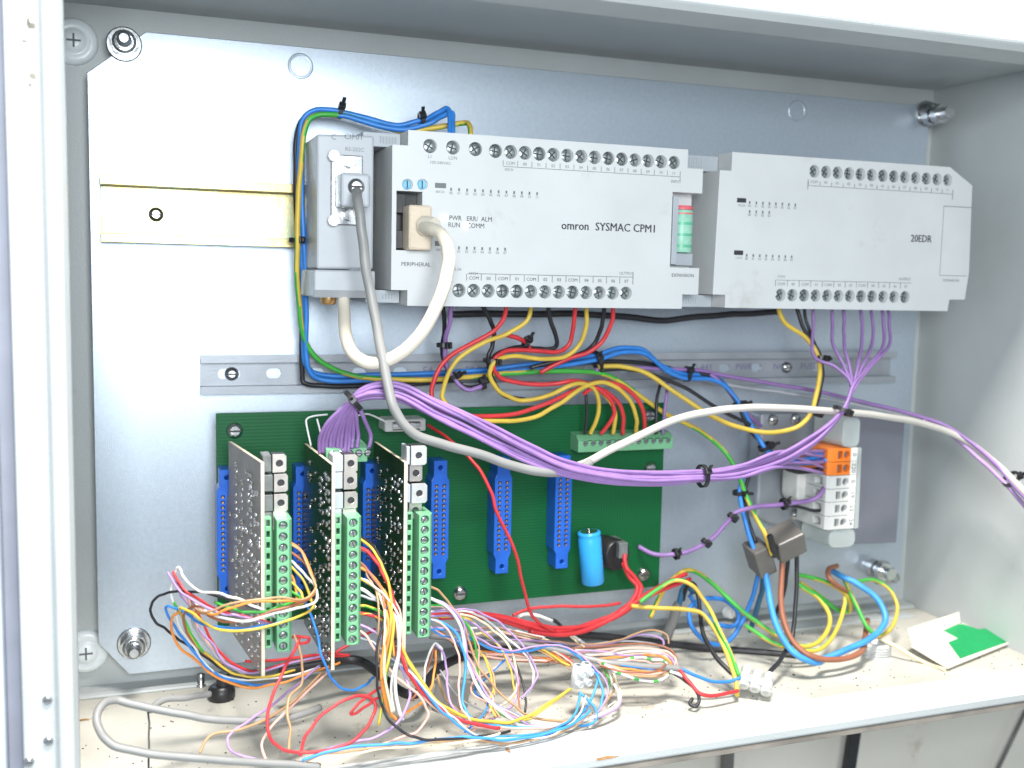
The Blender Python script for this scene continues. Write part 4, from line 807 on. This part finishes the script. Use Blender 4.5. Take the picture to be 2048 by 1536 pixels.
q3('yellow', [(1040, 1286, -62), (1085, 1300, -70), (1122, 1322, -82), (1140, 1332, -86)])
q3('red', [(1060, 1286, -60), (1105, 1298, -70), (1132, 1314, -80), (1144, 1324, -84)])

# --- loops lying at the front of the floor
G4 = 'lying in loops at the front of the cabinet floor'
def q4(c, pts, r=1.0, **k):
    Q4N[c] = Q4N.get(c, 0) + 1
    wire(c, r * .66, pts, G4, label=Q4L.get((c, Q4N[c])), **k)
    if c != 'red' and JR.random() < .3: sibling(c, r, pts, G4)
Q4N = {}
Q4L = {('red', 1): 'long red wire in a wide double loop on the floor front', ('red', 2): 'red wire folded in a narrow hairpin inside the wide red loop', ('red', 3): 'short red wire stub bent at the foot of the leftmost card', ('red', 4): 'red wire zigzagging under the lower ends of the cards',
       ('light_blue', 1): 'light blue wire resting along the front rim', ('light_blue', 2): 'light blue wire hooked below the standing clear connector', ('light_blue', 3): 'light blue wire swinging round the standing clear connector to the rim',
       ('tan', 1): 'tan wire dropping from the red stub by the leftmost card', ('tan', 2): 'tan wire trailing towards the grey cable loop', ('tan', 3): 'tan wire under the hairpin of coloured wires', ('tan', 4): 'tan wire curling beside the standing clear connector', ('violet', 1): 'violet wire curling towards the grey cable loop', ('violet', 2): 'violet wire bent over in the hairpin of coloured wires'}
q4('red', [(598, 1278, -110), (590, 1298, -114), (570, 1335, -122), (548, 1385, -130), (536, 1435, -136), (540, 1475, -139), (560, 1495, -140), (590, 1504, -140), (635, 1503, -140), (680, 1494, -139), (714, 1477, -138), (737, 1448, -136), (750, 1418, -132), (746, 1400, -130), (728, 1391, -130), (702, 1396, -132), (668, 1412, -134), (636, 1440, -136), (612, 1474, -138), (600, 1512, -140)], 1.2)
q4('red', [(760, 1375, -118), (735, 1394, -122), (712, 1412, -126), (702, 1426, -128), (710, 1428, -128), (732, 1412, -126), (756, 1396, -122)], 1.1)
q4('red', [(575, 1276, -104), (598, 1273, -106), (617, 1275, -108), (614, 1285, -108), (598, 1288, -110)], 1.1)
q4('red', [(490, 1322, -70), (560, 1320, -66), (630, 1311, -62), (698, 1311, -60), (672, 1306, -62), (700, 1288, -60), (750, 1258, -50)], 1.2)
q4('tan', [(589, 1268, -110), (600, 1300, -112), (606, 1340, -114), (603, 1368, -116), (580, 1394, -122), (575, 1436, -130), (581, 1470, -134), (575, 1505, -138)])
q4('violet', [(640, 1330, -86), (600, 1365, -100), (553, 1402, -114), (500, 1440, -126), (462, 1466, -132), (455, 1488, -136), (474, 1508, -138), (530, 1524, -140)])
q4('tan', [(650, 1340, -90), (596, 1394, -110), (540, 1433, -122), (485, 1459, -130), (435, 1465, -132), (412, 1482, -134), (398, 1505, -136)])
q4('pink', [(668, 1330, -88), (620, 1378, -106), (581, 1416, -118), (541, 1454, -128), (525, 1488, -134), (533, 1520, -138)])
q4('light_blue', [(605, 1521, -140), (648, 1506, -141), (702, 1494, -142), (760, 1489, -142), (818, 1486, -142), (875, 1480, -142), (930, 1474, -141), (986, 1478, -141), (1030, 1479, -140), (1075, 1471, -138), (1110, 1462, -136), (1160, 1440, -128), (1180, 1420, -122)], 1.15)
q4('cream', [(640, 1525, -141), (740, 1502, -142), (840, 1490, -142), (930, 1484, -142), (1000, 1466, -138)])
q4('white', [(848, 1375, -110), (850, 1330, -106), (862, 1298, -102), (871, 1287, -100), (882, 1298, -101), (886, 1320, -103)])
q4('violet', [(872, 1290, -100), (886, 1305, -102), (893, 1340, -106), (895, 1372, -110), (904, 1412, -118), (930, 1440, -124)])
q4('orange', [(872, 1300, -100), (869, 1345, -106), (860, 1382, -114), (840, 1408, -122), (798, 1432, -130)])
q4('brown', [(868, 1292, -98), (858, 1330, -102), (840, 1375, -110), (822, 1400, -116)])
q4('grey', [(880, 1340, -70), (905, 1380, -84), (940, 1410, -96), (985, 1425, -104)], .8)
q4('tan', [(875, 1350, -80), (888, 1390, -95), (915, 1420, -108), (950, 1440, -118), (1020, 1450, -124)])
q4('light_blue', [(1158, 1385, -110), (1176, 1400, -114), (1192, 1424, -118), (1188, 1444, -120), (1160, 1452, -122)], 1.1)
q4('light_blue', [(1180, 1330, -96), (1196, 1350, -100), (1182, 1400, -108), (1150, 1440, -118), (1110, 1462, -126), (1060, 1478, -134)], 1.1)
q4('green', [(1206, 1335, -86), (1218, 1362, -92), (1216, 1390, -98)], .9)
q4('tan', [(1210, 1340, -86), (1228, 1362, -92), (1226, 1385, -98), (1210, 1405, -104), (1190, 1425, -112)], .9)

# --- bundle on the floor, middle
G5 = 'in the flat hank beside the grey cable'
def q5(c, pts, r=.95, **k):
    wire(c, r * .7, pts, G5, **k)
    sibling(c, r, pts, G5)
wire('grey', 1.9, [(860, 1272, -40), (944, 1280, -52), (1017, 1285, -60), (1105, 1299, -72), (1164, 1314, -82), (1222, 1326, -90), (1285, 1332, -95), (1362, 1337, -100)], 'stripped at its end on the cabinet floor', 'cable', mats=greysheath)
q5('brown', [(1120, 1300, -60), (1160, 1296, -62), (1228, 1290, -64), (1282, 1287, -66), (1328, 1293, -70), (1352, 1312, -78), (1350, 1330, -84)])
q5('pink', [(1130, 1306, -64), (1160, 1304, -66), (1228, 1298, -68), (1282, 1296, -70), (1328, 1302, -74), (1349, 1314, -80), (1352, 1328, -84)], 1.1)
q5('cream', [(1150, 1300, -66), (1202, 1304, -70), (1246, 1311, -74), (1300, 1306, -74), (1333, 1312, -78), (1350, 1328, -84)], 1.1)
q5('orange', [(1180, 1320, -74), (1228, 1316, -76), (1282, 1309, -76), (1319, 1312, -80), (1341, 1324, -84), (1335, 1336, -88)], 1.1)
q5('', [(1220, 1324, -78), (1255, 1319, -80), (1284, 1316, -80), (1315, 1320, -82), (1334, 1326, -86)], 1.1, stripe='dash')
q5('white', [(1170, 1310, -72), (1215, 1310, -74), (1260, 1304, -74), (1310, 1304, -76), (1345, 1320, -82)], 1.0)
q5('orange', [(1195, 1322, -88), (1224, 1332, -92), (1255, 1339, -96), (1291, 1344, -98), (1319, 1342, -98), (1334, 1334, -94)], 1.1)
q5('tan', [(1200, 1330, -92), (1228, 1341, -98), (1264, 1350, -100), (1300, 1354, -102), (1328, 1350, -100), (1342, 1337, -95)], 1.1)
q5('pink', [(1190, 1318, -86), (1222, 1334, -96), (1260, 1345, -99), (1305, 1349, -100), (1336, 1340, -96)], 1.0)
q5('', [(1205, 1326, -92), (1228, 1342, -99), (1259, 1354, -102), (1291, 1362, -104), (1324, 1359, -103), (1340, 1344, -97)], 1.1, stripe='dash')
q5('violet', [(1000, 1278, -50), (1100, 1283, -56), (1173, 1291, -60), (1228, 1285, -60), (1264, 1273, -58), (1300, 1269, -58), (1322, 1277, -62), (1328, 1290, -66)])
q5('white', [(1133, 1264, -50), (1155, 1278, -54), (1178, 1292, -60)], 1.2)
q5('cream', [(950, 1268, -40), (1000, 1262, -40), (1060, 1272, -44), (1110, 1284, -52)])
q5('white', [(940, 1256, -40), (990, 1256, -40), (1040, 1264, -44), (1090, 1276, -50)])
q5('orange', [(940, 1300, -50), (1010, 1306, -58), (1070, 1315, -66), (1120, 1322, -74)])
q5('pink', [(960, 1310, -56), (1030, 1312, -62), (1090, 1320, -70), (1130, 1326, -76)])
q5('brown', [(880, 1262, -40), (930, 1300, -56), (1000, 1318, -64), (1100, 1324, -72)])
q5('cream', [(1205, 1322, -84), (1226, 1348, -92), (1238, 1375, -98), (1242, 1395, -104), (1225, 1415, -110)], .9)
G6 = 'coming out of the stripped grey cable end'
wire('blue', 1.0, [(1358, 1336, -100), (1388, 1349, -104), (1428, 1364, -106), (1462, 1362, -106), (1482, 1354, -106)], G6)
wire('red', 1.1, [(1358, 1339, -100), (1378, 1364, -108), (1402, 1389, -114), (1440, 1389, -114), (1476, 1381, -112)], G6)
wire('black', 1.0, [(1342, 1344, -100), (1366, 1358, -104), (1388, 1376, -110), (1399, 1398, -114), (1392, 1413, -116), (1380, 1408, -114), (1384, 1397, -112)], G6)
wire('white', .9, [(1340, 1342, -100), (1368, 1355, -104), (1392, 1376, -108), (1402, 1392, -112)], G6)
wire('grey', 1.9, [(640, 1415, -104), (580, 1436, -116), (520, 1441, -122), (440, 1440, -124), (380, 1431, -124), (300, 1416, -122), (240, 1402, -119), (208, 1405, -122), (193, 1430, -128), (199, 1462, -133), (228, 1490, -137), (290, 1505, -139), (380, 1515, -140), (470, 1522, -140), (560, 1528, -140), (640, 1534, -140)], 'curling round at the left end of the cabinet floor', 'cable', mats=greysheath)
wire('grey', 1.6, [(300, 1421, -120), (330, 1400, -112), (380, 1394, -106), (420, 1388, -100)], 'leading to the black rubber gland', 'cable', mats=greysheath)
wire('black', 2.6, [(560, 1345, -50), (640, 1330, -46), (720, 1322, -44), (820, 1390, -84), (880, 1335, -60), (960, 1300, -40), (1040, 1285, -36)], 'lying under the coloured tangle on the floor', 'cable')

# ================================================================= SMALL THINGS
def cable_tie(px, py, y, r, ax, where, tail=4):
    p = at(px, py, y); ax = Vector(ax).normalized()
    o = MB(); a = ax.orthogonal().normalized(); c = ax.cross(a); n = 18
    ring = [p + (a * math.cos(2 * math.pi * i / n) + c * math.sin(2 * math.pi * i / n)) * r for i in range(n)]
    vs = []
    for q in ring:
        d = (q - p).normalized(); vs += [q - ax * 1.2, q + ax * 1.2, q + ax * 1.2 + d * .9, q - ax * 1.2 + d * .9]
    fs = []
    for i in range(n):
        j = (i + 1) % n
        for k in range(4): fs.append((i * 4 + k, i * 4 + (k + 1) % 4, j * 4 + (k + 1) % 4, j * 4 + k))
    o._add(vs, fs)
    t = thing('cable_tie', 'small black cable tie ' + where, 'cable tie', p, 'black cable ties on the wiring')
    o.build('strap', blackp, t)
    # ratchet head and clipped tail on the side towards the room
    d = Vector((0.3, -.8, .5)); d = (d - ax * d.dot(ax)).normalized(); e = ax.cross(d); M = Matrix.Translation(p + d * (r + 1.4)) @ Matrix((ax, e, d)).transposed().to_4x4()
    MB().box(-1.9, 1.9, -1.9, 1.9, -1.6, 1.4, 0, M).build('head', blackp, t, .4)
    MB().box(-1.0, 1.0, -.4, .4, 1.3, 1.3 + tail, 0, M @ Matrix.Rotation(.35, 4, 'X')).build('tail', blackp, t, .2)
TI = [(680, 223, -26, 3.2, (1, 0, -.2), 'round the wires above the adapter'), (843, 240, -32, 3.4, (1, 0, .2), 'round the blue wires above the controller'), (594, 480, -26, 3.6, (0, 0, 1), 'round the wires beside the yellow rail'),
      (887, 690, -40, 3.2, (0, 0, 1), 'round the black and purple pair below the controller'), (905, 752, -40, 3.4, (.5, 0, -1), 'where the yellow wire meets the purple pair'), (965, 766, -44, 3.0, (1, 0, .3), 'at the end of the short purple pair'),
      (984, 722, -48, 4.6, (.1, 0, 1), 'round the red and yellow bunch'), (1052, 686, -44, 3.2, (1, 0, -.3), 'round the short red and black bit'),
      (1194, 722, -31, 5.6, (1, 0, .3), 'where the blue pair rises over the grey rail'), (1374, 748, -28, 4.2, (1, 0, -.1), 'on the blue pair past its bend'), (706, 800, -98, 5.6, (.8, -.1, .7), 'gathering the purple wires above the middle card'),
      (1405, 952, -101, 5.8, (1, 0, 0), 'round the purple bundle beside the board edge'), (1642, 715, -62, 3.2, (.1, 0, 1), 'round the yellow and black wires below the expansion module'),
      (1630, 826, -71, 3.6, (.5, 0, 1), 'low on the hanging yellow loop'), (1685, 822, -86, 5.4, (.5, 0, 1), 'where the purple bundle crosses the white cable'), (1476, 810, -36, 3.4, (.5, 0, -1), 'on the blue wires behind the yellow loop'),
      (1478, 985, -46, 3.4, (.1, 0, -1), 'on the blue wires above the purple tail'), (1465, 1035, -55, 3.0, (1, 0, .8), 'at the crossing of purple tail and blue wires'), (1568, 1008, -60, 3.0, (1, 0, .1), 'beside the white spring terminals'),
      (1412, 1086, -50, 2.8, (1, 0, .8), 'halfway along the purple tail'), (1352, 1108, -41, 2.8, (1, 0, .2), 'on the purple tail near the board edge'), (2022, 958, -108, 5.2, (1, -.2, -1), 'joining the cables at the side wall'), (1530, 893, -48, 3.8, (.6, 0, -1), 'on the blue wires beside the orange terminals')]
for t in TI: cable_tie(*t)

# clear screw connectors
def choc(px, py, y, n, rot, label, sc=1.0, up=True):
    p = at(px, py, y); t = thing('screw_connector', label, 'connector', p)
    R = Matrix.Translation(p) @ Matrix.Rotation(math.radians(rot[2]), 4, 'Z') @ Matrix.Rotation(math.radians(rot[1]), 4, 'Y') @ Matrix.Rotation(math.radians(rot[0]), 4, 'X')
    for k in range(n):
        o = (k - (n - 1) / 2) * 7.6 * sc; mb = MB()
        q = R @ Vector((o, 0, 0)); ax = (R.to_3x3() @ Vector((0, 0, 1))); fr = (R.to_3x3() @ Vector((0, -1, 0)))
        mb.lathe([(-8 * sc, 2.8 * sc), (-7.8 * sc, 3.6 * sc), (7.8 * sc, 3.6 * sc), (8 * sc, 2.8 * sc)], q, ax, 14)
        for s in (-1, 1): mb.lathe([(1.5 * sc, 2.9 * sc), (6.4 * sc, 2.6 * sc), (6.5 * sc, 1.7 * sc), (5.2 * sc, 1.6 * sc)], q + ax * 3.8 * s * sc, fr, 12)
        mb.build('barrel', clear, t)
        mb = MB()
        for s in (-1, 1): mb.lathe([(4.6 * sc, 1.5 * sc), (5.0 * sc, 1.2 * sc)], q + ax * 3.8 * s * sc, fr, 10)
        mb.cyl(q + ax * 8.1 * sc, q - ax * 8.1 * sc, 1.7 * sc, None, 10); mb.build('metal_insert', dsteel, t)
    if n > 1: MB().box(-7.6 * (n - 1) / 2 * sc, 7.6 * (n - 1) / 2 * sc, -1.2, 1.2, -2.4, 2.4, 0, R).build('web', clear, t)
choc(1161, 1350, -101, 2, (8, 4, 20), 'clear plastic screw connector standing among blue wires on the floor', .82)
choc(1512, 1362, -108, 3, (-62, 12, -34), 'clear plastic screw connector lying on the floor with yellow and red wires', .86)

# black floor knob with stem
kp = atz(443, 1397, FLOOR)
kn = thing('rubber_gland', 'black rubber cable gland standing on the floor beneath the leftmost card', 'cable gland', (kp.x, kp.y, FLOOR))
MB().lathe([(0, 6.8), (1, 7.6), (4, 7.8), (6.5, 7.2), (8, 5.5)], (kp.x, kp.y, FLOOR), (0, 0, 1), 20).build('gland_base', blackp, kn)
MB().lathe([(8, 4), (13, 3.8), (15, 3)], (kp.x + 1, kp.y, FLOOR), (0, 0, 1), 14).build('stem', blackp, kn)
sp0 = atz(402, 1372, FLOOR)
fs_ = MB().lathe([(0, 3.4), (1.5, 3.4), (1.6, 2.2), (7, 2.2), (7.5, 1.6)], (sp0.x, sp0.y, FLOOR), (0, 0, 1), 12).build('floor_screw', steel)
tag(fs_, 'small steel screw end sticking up beside the black rubber gland', 'screw')
# cable gland, white ribbed, with its hole
gp = atz(1752, 1310, FLOOR)
gl = thing('cable_gland', 'white ribbed cable gland in the floor below the light blue loop', 'cable gland', (gp.x, gp.y, FLOOR))
prof = []
for k in range(5): prof += [(k * 1.7, 9.2), (k * 1.7 + 1.0, 9.2), (k * 1.7 + 1.1, 8.5), (k * 1.7 + 1.6, 8.5)]
prof += [(9.0, 8.6), (9.0, 6.4), (3.5, 6.2)]
MB().lathe(prof, gp + Vector((0, 0, 0)), (0, 0, 1), 24).build('ribbed_body', clear, gl)
MB().lathe([(3.6, 6.1), (3.9, 6.0)], gp, (0, 0, 1), 20).build('bore', dgrey, gl)
g2 = atz(1452, 1268, FLOOR)
gl2 = MB().lathe([(0, 9), (2, 9), (2.2, 7.5), (6, 7.2), (7, 6)], g2, (0, 0, 1), 22).build('floor_grommet', clear)
tag(gl2, 'pale round grommet in the floor inside the blue wire loop', 'grommet')
g3 = at(1452, 1224, -20)
gl3 = MB().lathe([(0, 3.6), (5, 3.8), (6, 3)], g3, (.3, -1, .1), 14).build('cable_end', clear)
tag(gl3, 'white plastic ferrule end inside the loop of blue wires', 'ferrule')
fb = at(905, 1330, -70)
fo = MB().box(-9, 9, -6, 6, -8, 8, 0, Matrix.Translation(Vector((fb.x, fb.y, FLOOR + 9.5))) @ Matrix.Rotation(.5, 4, 'Z') @ Matrix.Rotation(.3, 4, 'Y')).build('cable_clip', pm('grey_clip', (.22, .21, .20), .45), None, 1.2)
tag(fo, 'dark grey plastic clip under the hairpin of coloured wires', 'clip')

# folded leaflet
A = [at(1816, 1261, -62), at(1918, 1226, -40), at(1925, 1252, -44), at(1823, 1296, -72)]
lf = thing('leaflet', 'folded white card with green printed panel lying on the floor', 'leaflet', atz(1900, 1330, FLOOR))
c0, c1, c2, c3 = atz(1822, 1294, FLOOR + 7), atz(1895, 1338, FLOOR + 2), atz(2018, 1288, FLOOR + 5), atz(1925, 1248, FLOOR + 8)
def sheet(pts, th, name, mt, par):
    up = Vector((0, 0, th)); n = len(pts); mb = MB(); vs = [p for p in pts] + [p + up for p in pts]
    mb._add(vs, [tuple(range(n)), tuple(range(2 * n - 1, n - 1, -1))] + [(i, i + n, (i + 1) % n + n, (i + 1) % n) for i in range(n)])
    return mb.build(name, mt, par)
def onq(u, v): return (c0 * (1 - u) + c1 * u) * (1 - v) + (c3 * (1 - u) + c2 * u) * v
def pxz(px, py, dz):   # point on the panel behind a pixel
    n = (c1 - c0).cross(c3 - c0); d = RIGHT * ((px - 1024) / FPX) + DOWN * ((py - 768) / FPX) + FWD
    return CAM + d * (n.dot(c0 - CAM) / n.dot(d)) + Vector((0, 0, dz))
c2 = pxz(2018, 1288, 0); sheet([c0, c1, c2, c3], .7, 'base_panel', paper, lf)
gpts = [(1876, 1258), (1925, 1250), (1958, 1261), (1988, 1257), (2016, 1286), (1920, 1320), (1896, 1287), (1916, 1279)]
sheet([pxz(x, y, .75) for x, y in gpts], .15, 'green_panel', green_l, lf)
f0, f1 = pxz(1824, 1293, .9), pxz(1920, 1249, .9)
sheet([f0, f1, at(1918, 1225, f1.y + 4), at(1815, 1259, f0.y + 4)], .6, 'flap', paper, lf)

# rust marks on the floor and rim, thin flakes with a shape of their own
rustm = pm('rust', (.36, .20, .09), .9, 0, .4, 120)
for px, py, z, rx, ry in ((160, 1392, FLOOR + .12, 9, 4), (165, 1440, FLOOR + .12, 5, 1.6), (1214, 1516, RIMZ + .1, 7, 2), (1015, 1500, RIMZ + .1, 1.2, 4)):
    p = atz(px, py, z); rn = random.Random(px); n = 16
    ring = [p + Vector((rx * math.cos(2 * math.pi * i / n) * rn.uniform(.5, 1.1), ry * math.sin(2 * math.pi * i / n) * rn.uniform(.5, 1.1), 0)) for i in range(n)]
    sheet(ring, .12, 'rust_mark', rustm, cab)
wire('black', .45, [(296, 1412, -118), (297, 1450, -124), (297, 1495, -132), (298, 1550, -142)], 'hanging thin over the front rim across the grey cable loop')

smudge = pm('smudge', (.22, .20, .17), .8, 0, .4, 200)
for px, py, rx, rz in ((62, 52, 2.2, 1.6), (48, 82, 1.6, 1.1), (57, 40, 1.0, 1.4), (66, 152, 2.0, 1.5), (60, 170, 1.1, 1.0)):
    p = at(px, py, -158.1); rn = random.Random(px); n = 12
    poly = [(p.x + rx * math.cos(2 * math.pi * i / n) * rn.uniform(.4, 1.1), p.z + rz * math.sin(2 * math.pi * i / n) * rn.uniform(.4, 1.1)) for i in range(n)]
    MB().prism(poly, -158.12, -158.02, 'y').build('smudge', smudge, cab)

# dust and clippings on the floor
db = MB(); rnd = random.Random(5)
for k in range(420):
    x = rnd.uniform(-35, 545); y = rnd.uniform(-122, 8) if rnd.random() < .6 else rnd.uniform(-122, -85); s = rnd.uniform(.15, .5) * (1.9 if rnd.random() < .06 else 1)
    M = Matrix.Translation((x, y, FLOOR + s * .35)) @ Matrix.Rotation(rnd.uniform(0, 3), 4, 'Z') @ Matrix.Rotation(rnd.uniform(-.5, .5), 4, 'X')
    db.box(-s, s, -s * .6, s * .6, -s * .35, s * .5, 0, M)
dbo = db.build('floor_dust', debris); dbo['kind'] = 'stuff'; tag(dbo, 'dark crumbs and clippings scattered on the cabinet floor', 'dust')

# cables on the wall below the cabinet
def strap(px0, px1, py, w_, mt, name, label, cat):
    a = at(px0, py, 8); c = at(px1, 1640, 8)
    o = MB().prism([(a.x - w_ / 2, a.z), (a.x + w_ / 2, a.z), (c.x + w_ / 2, c.z), (c.x - w_ / 2, c.z)], 4, 10, 'y').build(name, mt, None, 1.0)
    tag(o, label, cat)
strap(1710, 1680, 1440, 9.5, blackp, 'flat_cable', 'wide black cable hanging on the wall below the cabinet rim', 'cable')
strap(1455, 1448, 1470, 8.5, ferr, 'flat_cable', 'brownish grey cable hanging on the wall below the cabinet rim', 'cable')
a = at(2052, 1420, 16); c = at(1985, 1560, 16)
o = MB().tube([a, (a + c) / 2, c], 1.6, 8).build('wall_cable', ferr); tag(o, 'thin dark cable slanting down the wall below the cabinet corner', 'cable')
print('wires', NW[0])
